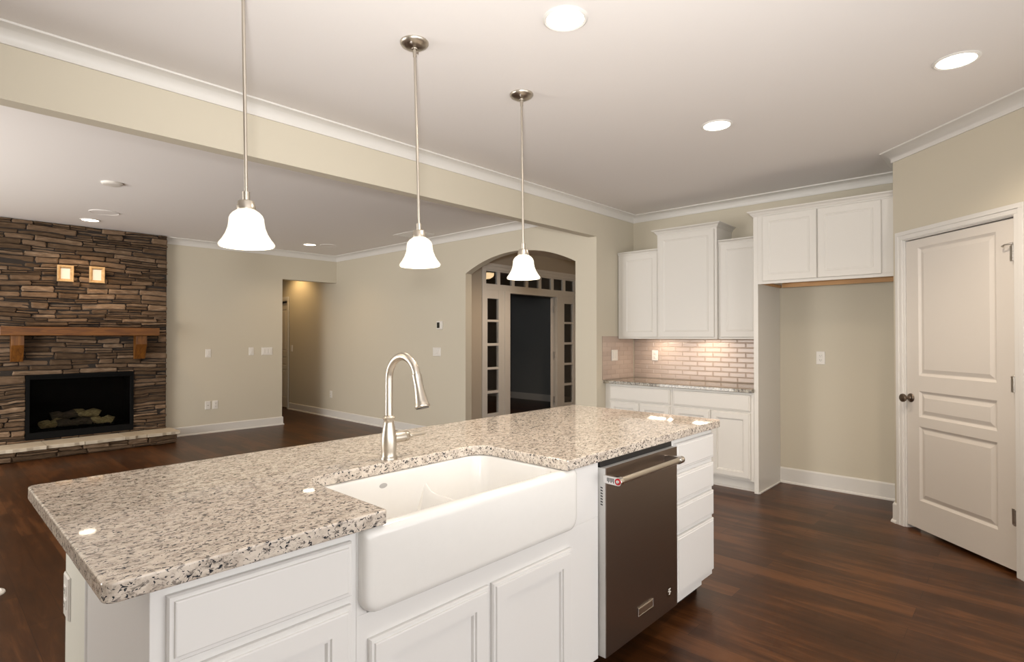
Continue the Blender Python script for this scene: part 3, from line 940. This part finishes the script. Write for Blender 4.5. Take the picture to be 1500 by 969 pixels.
link_mesh('slats', bm, M['trim'], va)

# pendants
def pendant(loc, label, tilt):
    t = thing('pendant_light', label, 'pendant light', loc, 'brushed nickel pendants over the island')
    bm = bmesh.new()
    lathe(bm, [(0.066, -0.0005), (0.066, -0.006), (0.060, -0.014), (0.038, -0.026), (0.014, -0.030), (0.013, -0.034), (0.008, -0.036)], 40)
    can = link_mesh('canopy', bm, M['nickel'], t, local=True, smooth=True)
    for a in (0.6, 3.74):
        bm = bmesh.new()
        mk_ = Matrix.Translation((0.046*math.cos(a), 0.046*math.sin(a), -0.022))
        lathe(bm, [(0.005, 0.002), (0.005, -0.006), (0.002, -0.009)], 10, mk_)
        link_mesh('screw', bm, M['chrome'], can, local=True, smooth=True)
    bm = bmesh.new()
    tube(bm, [(0, 0, -0.03), (0, 0, -0.40)], 0.0062, 14); tube(bm, [(0, 0, -0.40), (0, 0, -0.865)], 0.0062, 14)
    tube(bm, [(0, 0, -0.036), (0, 0, -0.066)], 0.0085, 14)
    link_mesh('rod', bm, M['nickel'], t, local=True, smooth=True)
    bm = bmesh.new()
    lathe(bm, [(0.0065, -0.836), (0.0125, -0.838), (0.0125, -0.868), (0.024, -0.870), (0.028, -0.874), (0.029, -0.884), (0.032, -0.888), (0.032, -0.902), (0.028, -0.906)], 32)
    link_mesh('socket_cup', bm, M['nickel'], t, local=True, smooth=True)
    bm = bmesh.new()
    out = [(0.028, -0.901), (0.045, -0.913), (0.0535, -0.923), (0.0580, -0.934), (0.0590, -0.948), (0.0620, -0.967), (0.0700, -0.989), (0.0815, -1.009), (0.0905, -1.021), (0.0940, -1.028), (0.0915, -1.034)]
    inn = [(r-0.004, z) for r, z in reversed(out)]
    lathe(bm, out+[(0.0880, -1.034)]+inn[1:], 44, None, False, False)
    link_mesh('glass_shade', bm, M['shade'], t, local=True, smooth=True)
    bm = bmesh.new()
    lathe(bm, [(0.013, -0.905), (0.013, -0.925), (0.024, -0.950), (0.028, -0.968), (0.022, -0.985), (0.004, -0.994)], 20)
    link_mesh('bulb', bm, M['bulb'], t, local=True, smooth=True)
    lamp('pendant_bulb', 'POINT', (0, 0, -1.03), 1.2, WARM, t, shadow_soft_size=0.05)
    t.rotation_euler = tilt
    return t
def tilt(a):   # lean of the rod foot, sideways along the island
    s = Vector((0.681, -0.732, 0))*a
    return (s.y, -s.x, 0)
pn = pendant((0.800, 2.071, CZ), 'nearest pendant with a bell glass shade, leftmost in the photo', tilt(0.020))
dup(pn, (1.566, 2.071, CZ), 'middle pendant of the three bell-shaded lights over the island', tilt(0.027))
dup(pn, (2.312, 2.077, CZ), 'farthest pendant, its bell shade hanging in front of the arch', tilt(0.011))

# ================================================================== KITCHEN BACK WALL
FACE, PY0, PY1 = 4.97, 1.718, 1.757
EDGE = [(0, 0.010), (0.0035, 0.0145), (0.011, 0.0145), (0.0125, 0.019), (0.015, 0.020)]
SLAB = EDGE
def shaker(st=0.058):
    return EDGE+[(st, 0.020), (st+0.002, 0.0145), (st+0.008, 0.0145), (st+0.012, 0.0065)]
def carcass(lst, name, parent, m, bevel=0.0015):
    return link_mesh(name, boxes(lst), m, parent, bevel=bevel)

# base cabinets
ms = F_side(FACE)
def back_base(y0, y1, drawer, doors, label):
    t = thing('base_cabinet', label, 'cabinet', (5.25, (y0+y1)/2, 0), 'base cabinets along the kitchen back wall')
    carcass([(FACE, BX-0.002, y0+0.0006, y1-0.0006, 0.098, 0.868), (FACE+0.062, BX-0.002, y0+0.0006, y1-0.0006, 0, 0.098), (FACE+0.050, FACE+0.062, y0+0.0006, y1-0.0006, 0, 0.016)], 'cabinet_body', t, M['cab'])
    bm = bmesh.new(); panel(bm, ms, -drawer[1], -drawer[0], 0.702, 0.848, SLAB, back=0.0003)
    link_mesh('drawer', bm, M['cab'], t)
    for a, b in doors:
        bm = bmesh.new(); panel(bm, ms, -b, -a, 0.112, 0.688, shaker(0.055), back=0.0003)
        link_mesh('door', bm, M['cab'], t)
back_base(2.522, BY-0.002, (2.537, 3.215), ((2.537, 2.872), (2.876, 3.215)), 'white base cabinet in the corner by the stub wall, under the outlet')
back_base(PY1, 2.522, (1.783, 2.505), ((1.783, 2.136), (2.140, 2.505)), 'white base cabinet beside the tall refrigerator panel')
bm = bmesh.new()
prism(bm, [(4.93, PY1+0.001, 0.8695), (BX-0.002, PY1+0.001, 0.8695), (BX-0.002, BY-0.002, 0.8695), (4.93, BY-0.002, 0.8695)], (0, 0, 0.031))
o = link_mesh('back_countertop', bm, M['granite2'], bevel=0.004)
tag(o, 'narrow dark-speckled granite worktop along the kitchen back wall', 'worktop')

# tiled splash
def tiles(bm, mtx, u0, u1, v0, v1, tw=0.165, th=0.0490, g=0.0022):
    j = 0; v = v0
    while v < v1-0.004:
        vt = min(v+th, v1)
        u = u0-(tw/2 if j % 2 else 0)
        while u < u1-0.004:
            a, b = max(u, u0), min(u+tw, u1)
            if b-a > 0.012 and vt-v > 0.012:
                ins = min(0.008, (b-a)*0.3)
                panel(bm, mtx, a+g/2, b-g/2, v+g/2, vt-g/2, [(0, 0.004), (ins, 0.0052)], back=0.001)
            u += tw
        v += th; j += 1
def splash(mtx, u0, u1, v0, v1, label):
    o = mtx @ Vector(((u0+u1)/2, v0, 0))
    t = thing('tile_backsplash', label, 'backsplash', o)
    bm = bmesh.new(); mbox(bm, mtx, u0, u1, v0, v1, 0.0004, 0.003)
    link_mesh('grout_bed', bm, M['grout'], t)
    bm = bmesh.new(); tiles(bm, mtx, u0+0.001, u1-0.001, v0+0.001, v1-0.001)
    link_mesh('tiles', bm, M['tile'], t)
splash(F_side(BX), -(BY-0.010), -(PY1+0.001), 0.902, 1.3315, 'wide blush tile backsplash under the upper cabinets')
splash(F_front(BY), 4.912, BX-0.010, 0.902, 1.362, 'narrow blush tile backsplash left of the corner, with the double switch')
plate('wall_outlet', 'white outlet on the tiled backsplash behind the back worktop', 'outlet', F_side(BX-0.009), -3.008, 1.153, 'outlet')
plate('light_switch', 'white double switch plate on the narrow tiled side left of the corner', 'light switch', F_front(BY-0.009), 5.135, 1.157, 'switch', 2)

# upper cabinets
def cab_crown(path, z, o=0.034, d=0.040):
    bm = bmesh.new()
    prof = [(0.0003, z-d), (0.006, z-d), (0.009, z-d+0.008), (0.016, z-d+0.014), (0.022, z-d*0.45), (o-0.004, z-0.010), (o, z-0.008), (o, z), (0.0003, z)]
    return sweep(bm, path, prof)
def upper(y0, y1, xf, z1, door, label, path, co=0.034, cd=0.040):
    t = thing('upper_cabinet', label, 'cabinet', (5.38, (y0+y1)/2, 1.333), 'upper cabinets over the back worktop')
    carcass([(xf, BX-0.002, y0, y1, 1.353, z1-0.002), (xf, xf+0.020, y0, y1, 1.333, 1.353), (xf+0.020, BX-0.002, y0, y0+0.018, 1.333, 1.353), (xf+0.020, BX-0.002, y1-0.018, y1, 1.333, 1.353)], 'cabinet_body', t, M['cab'])
    bm = bmesh.new(); panel(bm, F_side(xf), -door[1], -door[0], 1.352, z1-cd-0.012, [(0, 0.012), (0.003, 0.016), (0.054, 0.016), (0.060, 0.0125), (0.066, 0.0125), (0.070, 0.0105)], back=0.0003)
    link_mesh('door', bm, M['cab'], t)
    link_mesh('crown', cab_crown(path, z1, co, cd), M['cab'], t)
UX, UXC = 5.212, 5.180
upper(2.789, BY-0.011, UX, 2.262, (2.797, 3.215), 'left low upper cabinet against the stub wall', [(UX, BY-0.011), (UX, 2.789)], 0.016, 0.030)
upper(2.168, 2.787, UXC, 2.440, (2.190, 2.766), 'tallest, middle upper cabinet with its own crown', [(BX-0.003, 2.787), (UXC, 2.787), (UXC, 2.168), (BX-0.003, 2.168)], 0.046, 0.046)
upper(PY1+0.001, 2.166, UX, 2.270, (1.780, 2.140), 'right low upper cabinet next to the refrigerator cabinet', [(UX, 2.166), (UX, PY1+0.001)], 0.016, 0.030)

# refrigerator cabinet and its tall side panel
fc = thing('refrigerator_cabinet', 'deep two-door cabinet with a tall end panel bridging the empty refrigerator alcove', 'cabinet', (5.25, 1.23, 1.808))
carcass([(FACE, BX-0.002, 0.734, PY1-0.0385, 1.836, 2.398), (FACE, FACE+0.02, 0.734, PY1-0.0385, 1.808, 1.836)], 'cabinet_body', fc, M['cab'])
for a, b in ((1.256, 1.676), (0.815, 1.247)):
    bm = bmesh.new(); panel(bm, F_side(FACE), -b, -a, 1.832, 2.388, [(0, 0.012), (0.003, 0.016), (0.050, 0.016), (0.056, 0.0125), (0.062, 0.0125), (0.066, 0.0105)], back=0.0003)
    link_mesh('door', bm, M['cab'], fc)
link_mesh('crown', cab_crown([(BX-0.003, PY1), (FACE, PY1), (FACE, 0.735)], 2.440, 0.040, 0.046), M['cab'], fc)
link_mesh('light_rail', boxes([(5.29, 5.31, 0.735, 1.62, 1.795, 1.8355), (FACE+0.03, BX-0.003, 1.70, 1.7175, 1.812, 1.8355)]), M['valance'], fc, bevel=0.002)
link_mesh('tall_end_panel', B(FACE, BX-0.002, PY0+0.0005, PY1-0.0006, 0, 2.396), M['cab'], fc, bevel=0.0015)
o = link_mesh('shoe_moulding', B(FACE+0.002, BX-0.03, PY0-0.012, PY0-0.0003, 0, 0.016), M['trim'], bevel=0.005, segs=3)
struct(o); o.name = 'trim_3'

def strip(y, label):
    t = thing('under_cabinet_light', label, 'light', (5.36, y, 1.3525), 'lit strips under the upper cabinets')
    bm = bmesh.new(); box(bm, -0.035, 0.035, -0.15, 0.15, -0.012, -0.0008)
    link_mesh('strip_housing', bm, M['plastic'], t, local=True, bevel=0.003)
    bm = bmesh.new(); box(bm, -0.022, 0.022, -0.135, 0.135, -0.0165, -0.0122)
    link_mesh('strip_lens', bm, M['strip'], t, local=True, bevel=0.002)
    lamp('strip_glow', 'AREA', (0.03, 0, -0.018), 1.25, (1.0, 0.80, 0.62), t, shape='RECTANGLE', size=0.03, size_y=0.26)
    return t
s1 = strip(2.86, 'lit strip light under the left upper cabinets, above the tile outlet')
dup(s1, (5.36, 2.36, 1.3525), 'lit strip light under the middle upper cabinet, nearer the refrigerator panel')

# ================================================================== ISLAND
IF = 1.245      # face frame plane
LX, RX, BK = 0.314, 2.90, 1.800
mi = F_front(IF)
# half wall carrying the seating overhang
struct(link_mesh('wall_island', boxes([(LX+0.001, RX-0.003, BK+0.0005, 2.12, 0, 0.8755)]), M['endwall'], bevel=0.016))
bm = bmesh.new(); tube(bm, [(LX+0.004, BK+0.004, 0.0), (LX+0.004, BK+0.004, 0.875)], 0.009, 12)
struct(link_mesh('trim_4', bm, M['island'], smooth=True))

ic = thing('island_cabinet', 'island cabinet at the near left end, drawer over door', 'cabinet', (0.54, 1.55, 0))
carcass([(LX, 0.7640, IF, BK, 0.10, 0.8755), ], 'cabinet_body', ic, M['island'])
carcass([(LX+0.005, 0.764, IF+0.07, BK, 0, 0.0995)], 'toe_kick', ic, M['toe'])
bm = bmesh.new(); panel(bm, mi, 0.341, 0.745, 0.716, 0.850, SLAB, back=0.0003)
link_mesh('drawer', bm, M['island'], ic)
bm = bmesh.new(); panel(bm, mi, 0.341, 0.745, 0.115, 0.694, shaker(), back=0.0003)
link_mesh('door', bm, M['island'], ic)

sb = thing('sink_base_cabinet', 'island sink base with two doors below the farmhouse sink', 'cabinet', (1.3, 1.55, 0))
carcass([(0.7645, 1.8345, IF, IF+0.02, 0.10, 0.652), (0.7645, 1.8345, IF+0.02, BK, 0.10, 0.62), (1.640, 1.8345, IF, BK, 0.652, 0.8755), (0.7645, 0.795, IF, BK, 0.652, 0.8755)], 'cabinet_body', sb, M['island'])
carcass([(0.7645, 1.8345, IF+0.07, BK, 0, 0.0995)], 'toe_kick', sb, M['toe'])
for a, b in ((0.797, 1.221), (1.238, 1.648)):
    bm = bmesh.new(); panel(bm, mi, a, b, 0.115, 0.586, shaker(), back=0.0003)
    link_mesh('door', bm, M['island'], sb)

dc = thing('drawer_cabinet', 'four-drawer cabinet at the right end of the island, beside the dishwasher', 'cabinet', (2.67, 1.55, 0))
carcass([(2.446, RX, IF, BK, 0.10, 0.8755), (2.446, 2.78, IF+0.004, IF+0.06, 0.078, 0.10)], 'cabinet_body', dc, M['island'])
carcass([(2.446, RX-0.02, IF+0.075, BK, 0, 0.0995)], 'toe_kick', dc, M['toe'])
for z0, z1 in ((0.722, 0.848), (0.571, 0.698), (0.424, 0.550), (0.134, 0.405)):
    bm = bmesh.new(); panel(bm, mi, 2.466, 2.884, z0, z1, [(0, 0.014), (0.003, 0.017), (0.010, 0.017), (0.013, 0.020)], back=0.0003)
    link_mesh('drawer', bm, M['island'], dc)

# dishwasher
dw = thing('dishwasher', 'stainless dishwasher with bar handle in the island front', 'dishwasher', (2.14, 1.5, 0))
D0, D1, DF = 1.842, 2.438, 1.213
link_mesh('tub', boxes([(1.838, 2.442, IF+0.012, BK-0.01, 0.10, 0.866), (1.838, 2.442, IF+0.11, BK-0.01, 0.0, 0.10)]), M['black'], dw)
link_mesh('door_panel', B(D0+0.001, D1, DF, DF+0.004, 0.108, 0.843), M['dw'], dw, bevel=0.001)
link_mesh('door_edge', B(D0, D1, DF+0.0042, IF+0.011, 0.106, 0.842), M['dwside'], dw, bevel=0.0015)
link_mesh('control_strip', B(D0, D1, IF-0.004, IF+0.011, 0.8425, 0.866), M['black'], dw)
bm = bmesh.new()
for k in range(7):
    prism(bm, [(D0-0.0006, 1.228, 0.762-0.011*k), (D0-0.0006, 1.238, 0.764-0.011*k), (D0-0.0006, 1.238, 0.769-0.011*k), (D0-0.0006, 1.228, 0.767-0.011*k)], (0.0008, 0, 0))
link_mesh('vent_slots', bm, M['slot'], dw)
HZ_ = 0.806
bm = bmesh.new(); tube(bm, [(1.846, 1.148, HZ_), (2.350, 1.148, HZ_)], 0.0125, 20)
tube(bm, [(2.350, 1.148, HZ_), (2.356, 1.148, HZ_), (2.360, 1.148, HZ_)], [0.0150, 0.0150, 0.011], 20)
hd = link_mesh('handle', bm, M['nickel'], dw, smooth=True)
for x in (1.824, 2.318):
    bm = bmesh.new()
    pr = [(x, DF+0.0005, HZ_-0.014), (x, DF+0.0005, HZ_+0.016), (x, 1.158, HZ_+0.0165)]
    for i in range(9):
        a = PI/2-PI*i/8
        pr.append((x, 1.148-0.0165*math.cos(a), HZ_+0.0165*math.sin(a)))
    pr.append((x, 1.158, HZ_-0.0165))
    prism(bm, pr, (0.021, 0, 0))
    br = link_mesh('handle_bracket', bm, M['chrome'], hd, bevel=0.0012)
bm = bmesh.new()
mk_ = Matrix.Translation((1.824, 1.148, HZ_)) @ Matrix.Rotation(-PI/2, 4, 'Y')
lathe(bm, [(0.0125, 0.0), (0.0125, 0.0022), (0.0065, 0.0026)], 24, mk_)
link_mesh('medallion', bm, M['red'], hd, smooth=True)
bm = bmesh.new(); lathe(bm, [(0.0068, 0.0024), (0.0060, 0.0036), (0.002, 0.0038)], 20, mk_)
link_mesh('medallion_centre', bm, M['chrome'], hd, smooth=True)
bm = bmesh.new()
for k in range(6):
    y = 1.166+0.0055*k
    box(bm, 1.8234, 1.8241, y, y+0.0028, HZ_-0.009+(0.004 if k % 2 else 0), HZ_+0.009)
link_mesh('engraving', bm, M['slot'], hd)
bm = bmesh.new(); panel(bm, F_front(DF), 2.078, 2.206, 0.182, 0.218, [(0, 0.0035), (0.002, 0.0045), (0.004, 0.0035)], back=0.0002)
nb = link_mesh('name_badge', bm, M['chrome'], dw)
bm = bmesh.new(); mbox(bm, F_front(DF), 2.084, 2.200, 0.1875, 0.2125, 0.0034, 0.0042)
link_mesh('badge_field', bm, M['nickel'], nb)
mk_ = F_front(DF) @ Matrix.Translation((2.358, 0.196, 0))
bm = bmesh.new(); lathe(bm, [(0.026, 0.0002), (0.026, 0.0009), (0.024, 0.0011)], 28, mk_)
em = link_mesh('emblem', bm, M['bronze'], dw)
bm = bmesh.new()
mq = F_front(DF)
for (a, b, c, d) in ((-0.010, 0.010, 0.008, 0.013), (-0.013, 0.004, 0.000, 0.005), (-0.004, 0.013, -0.007, -0.002), (-0.006, 0.006, -0.014, -0.010)):
    mbox(bm, mq, 2.358+a, 2.358+b, 0.196+c, 0.196+d, 0.001, 0.0022)
link_mesh('emblem_mark', bm, M['plastic'], em)

# countertop with the apron-sink notch
CT, CB = 0.914, 0.8762
cx0, cx1, cy0, cy1 = 0.234, 2.940, 1.209, 2.186
sx0, sx1, sy1 = 0.833, 1.594, 1.662
def arcp(cx, cy, r, a0, a1, n=7):
    return [(cx+r*math.cos(a0+(a1-a0)*i/n), cy+r*math.sin(a0+(a1-a0)*i/n)) for i in range(n+1)]
r = 0.022; q = 0.070
out = arcp(cx0+r, cy0+r, r, PI, 1.5*PI)
out += [(sx0-0.006, cy0), (sx0, cy0+0.006)]
out += list(reversed(arcp(sx0+q, sy1-q, q, PI/2, PI)))
out += list(reversed(arcp(sx1-q, sy1-q, q, 0, PI/2)))
out += [(sx1, cy0+0.006), (sx1+0.006, cy0)]
out += arcp(cx1-r, cy0+r, r, 1.5*PI, 2*PI) + arcp(cx1-r, cy1-r, r, 0, PI/2) + arcp(cx0+r, cy1-r, r, PI/2, PI)
bm = bmesh.new(); prism(bm, [(x, y, CB) for x, y in out], (0, 0, CT-CB))
o = link_mesh('island_countertop', bm, M['granite'], bevel=0.0045, segs=3)
tag(o, 'large speckled white granite island worktop notched for the sink', 'worktop')

# farmhouse sink
sk = thing('farmhouse_sink', 'white apron-front double-bowl sink set into the island', 'sink', (1.217, 1.45, 0.655))
def ri(ins, z, r): return rrect(0.838+ins, 1.589-ins, 1.252+ins, 1.655-ins, r, z, 7)
def ro(ins, z, r): return rrect(0.800+ins, 1.635-ins, 1.2444+ins, 1.72-ins, r, z, 7)
bm = bmesh.new()
loft(bm, [ro(0.02, 0.655, 0.004), ro(0.0, 0.68, 0.004), ro(0, 0.8745, 0.004),
          ri(-0.006, 0.8745, 0.058), ri(-0.0015, 0.872, 0.062), ri(0.0, 0.864, 0.066), ri(0.008, 0.72, 0.060), ri(0.016, 0.692, 0.055), ri(0.035, 0.678, 0.05), ri(0.09, 0.674, 0.03)])
link_mesh('basin', bm, M['sink'], sk, smooth=True)
def ap(ins, y):
    x0_, x1_, z0_, z1_ = 0.769+ins, 1.666-ins, 0.6535+ins, 0.8747-ins
    pts_ = []
    for cx, cz, rr, a0 in ((x1_, z0_, 0.046-ins*0.6, -PI/2), (x1_, z1_, 0.018, 0), (x0_, z1_, 0.018, PI/2), (x0_, z0_, 0.046-ins*0.6, PI)):
        sx_ = -1 if cx == x1_ else 1; sz_ = 1 if cz == z0_ else -1
        for i in range(9):
            a = a0+PI/2*i/8
            pts_.append(Vector((cx+sx_*rr+rr*math.cos(a), y, cz+sz_*rr+rr*math.sin(a))))
    return pts_
bm = bmesh.new()
loft(bm, [ap(0, 1.2443), ap(0, 1.236), ap(0.0012, 1.2285), ap(0.005, 1.2205), ap(0.011, 1.2160), ap(0.018, 1.2140), ap(0.026, 1.2135)])
link_mesh('apron', bm, M['sink'], sk, smooth=True)
bm = bmesh.new()
prof = []
nX = 13; nY = 12
grid = []
for j in range(nY+1):
    y = 1.256+(1.652-1.256)*j/nY
    e = abs(2*j/nY-1)
    top = 0.782+0.030*max(0, (e-0.72)/0.28)**2
    row = []
    for i in range(nX+1):
        s = -1+2*i/nX
        zz = 0.672+(top-0.672)*(math.cos(s*PI/2)**0.75 if abs(s) < 1 else 0)
        row.append(bm.verts.new((1.305+s*(0.028+0.035*(abs(s)**2)), y, zz)))
    grid.append(row)
for j in range(nY):
    for i in range(nX):
        bm.faces.new((grid[j][i], grid[j][i+1], grid[j+1][i+1], grid[j+1][i]))
bm.faces.new(grid[0]); bm.faces.new(list(reversed(grid[-1])))
bm.faces.new([g[0] for g in grid]+[grid[-1][i] for i in range(1, nX)]+[g[-1] for g in reversed(grid)]+[grid[0][i] for i in range(nX-1, 0, -1)])
link_mesh('bowl_divider', bm, M['sink'], sk, smooth=True)
bm = bmesh.new()
mk_ = Matrix.Translation((1.12, 1.6542, 0.838)) @ Matrix.Rotation(PI/2, 4, 'X') @ Matrix.Diagonal((1.9, 1, 1, 1))
lathe(bm, [(0.0085, -0.001), (0.0085, 0.0012), (0.0075, 0.0016)], 28, mk_)
link_mesh('maker_mark', bm, M['grey'], sk)
for x in (1.05, 1.45):
    bm = bmesh.new(); lathe(bm, [(0.042, 0.6742), (0.042, 0.677), (0.034, 0.678), (0.030, 0.6755), (0.004, 0.675)], 28, Matrix.Translation((x, 1.46, 0)))
    link_mesh('drain', bm, M['nickel'], sk, smooth=True)

# faucet
fx, fy = 1.178, 1.705
fa = thing('kitchen_faucet', 'brushed nickel gooseneck pull-down faucet behind the sink', 'faucet', (fx, fy, CT))
bm = bmesh.new()
lathe(bm, [(0.0300, CT+0.0005), (0.0300, CT+0.006), (0.0270, CT+0.010), (0.0258, CT+0.014), (0.0265, CT+0.030), (0.0280, CT+0.055), (0.0272, CT+0.080), (0.0230, CT+0.108), (0.0185, CT+0.128), (0.0178, CT+0.140), (0.0215, CT+0.145), (0.0225, CT+0.150), (0.0190, CT+0.155), (0.0150, CT+0.158)], 36, Matrix.Translation((fx, fy, 0)))
link_mesh('faucet_body', bm, M['nickel'], fa, smooth=True)
bm = bmesh.new()
pts = [(fx, fy, CT+0.150), (fx, fy, CT+0.20), (fx, fy, CT+0.255), (fx, fy, CT+0.285)]
ra = 0.083; zc_ = CT+0.290
for i in range(1, 22):
    a = PI-(PI*0.93)*i/21
    pts.append((fx, fy-ra-ra*math.cos(a), zc_+ra*math.sin(a)))
link_mesh('gooseneck', tube(bm, pts, 0.0138, 20), M['nickel'], fa, smooth=True)
pe_ = Vector(pts[-1]); dr = (Vector(pts[-1])-Vector(pts[-2])).normalized()
mk_ = Matrix.Translation(pe_) @ dr.to_track_quat('Z', 'Y').to_matrix().to_4x4()
bm = bmesh.new(); lathe(bm, [(0.0135, -0.006), (0.0165, -0.004), (0.0165, 0.010), (0.0160, 0.030), (0.0185, 0.060), (0.0225, 0.088), (0.0245, 0.100), (0.0262, 0.103), (0.0262, 0.108), (0.0235, 0.111)], 32, mk_)
sh = link_mesh('spray_head', bm, M['nickel'], fa, smooth=True)
bm = bmesh.new(); lathe(bm, [(0.0225, 0.1105), (0.0215, 0.1135), (0.004, 0.1140)], 28, mk_)
link_mesh('spray_face', bm, M['black'], sh)
mk_ = Matrix.Translation((fx+0.018, fy, CT+0.073)) @ Matrix.Rotation(PI/2, 4, 'Y')
bm = bmesh.new(); lathe(bm, [(0.0175, 0.0), (0.0185, 0.010), (0.0195, 0.040), (0.0195, 0.044), (0.0175, 0.0455), (0.0175, 0.0475), (0.0195, 0.049), (0.0190, 0.062), (0.012, 0.070), (0.008, 0.073), (0.0092, 0.080), (0.0070, 0.090), (0.0062, 0.112), (0.0072, 0.138), (0.0055, 0.146), (0.002, 0.148)], 28, mk_)
link_mesh('lever_handle', bm, M['nickel'], fa, smooth=True)

# outlet on the island end
plate('wall_outlet', 'white outlet on the near end of the island half wall', 'outlet', F_side(LX+0.001), -2.062, 0.60, 'outlet', w=0.074, h=0.124)

# small round cover on the floor at the left edge of the view
fo = thing('floor_outlet', 'small round cream cover plate on the dark wood floor at the left picture edge', 'outlet', (0.272, 4.02, 0))
bm = bmesh.new(); lathe(bm, [(0.076, 0.0004), (0.074, 0.006), (0.060, 0.010), (0.056, 0.008)], 40, None, False, False)
link_mesh('cover_ring', bm, M['plastic'], fo, local=True, smooth=True)
bm = bmesh.new(); lathe(bm, [(0.0565, 0.0006), (0.0565, 0.0085), (0.003, 0.0095)], 40)
link_mesh('cover_lid', bm, M['plastic'], fo, local=True, smooth=True)

# ================================================================== HALL LIGHTS
hl = thing('dome_ceiling_light', 'warm lit dome ceiling light in the entry hall, mirrored in the transom glass', 'ceiling light', (7.30, 4.43, CZF))
bm = bmesh.new(); lathe(bm, [(0.07, -0.0005), (0.07, -0.02), (0.012, -0.03), (0.012, -0.140), (0.168, -0.142), (0.168, -0.150)], 40)
link_mesh('pan', bm, M['nickel'], hl, local=True, smooth=True)
bm = bmesh.new(); lathe(bm, [(0.165, -0.150), (0.160, -0.185), (0.135, -0.220), (0.08, -0.247), (0.004, -0.258)], 40)
link_mesh('dome', bm, M['dome'], hl, local=True, smooth=True)
lamp('entry_fill', 'SPOT', (5.9, 4.55, CZF-0.04), 62, (1.0, 0.76, 0.54), rot=(0, 0, 0), spot_size=2.7, spot_blend=0.6, shadow_soft_size=0.06)  # added hidden spot without a fitting, helps the dome light the entry hall
lamp('rear_hall_glow', 'SPOT', (4.45, 9.75, CZF-0.04), 26, (1.0, 0.66, 0.30), rot=(0, 0, 0), spot_size=2.5, spot_blend=0.6, shadow_soft_size=0.06)
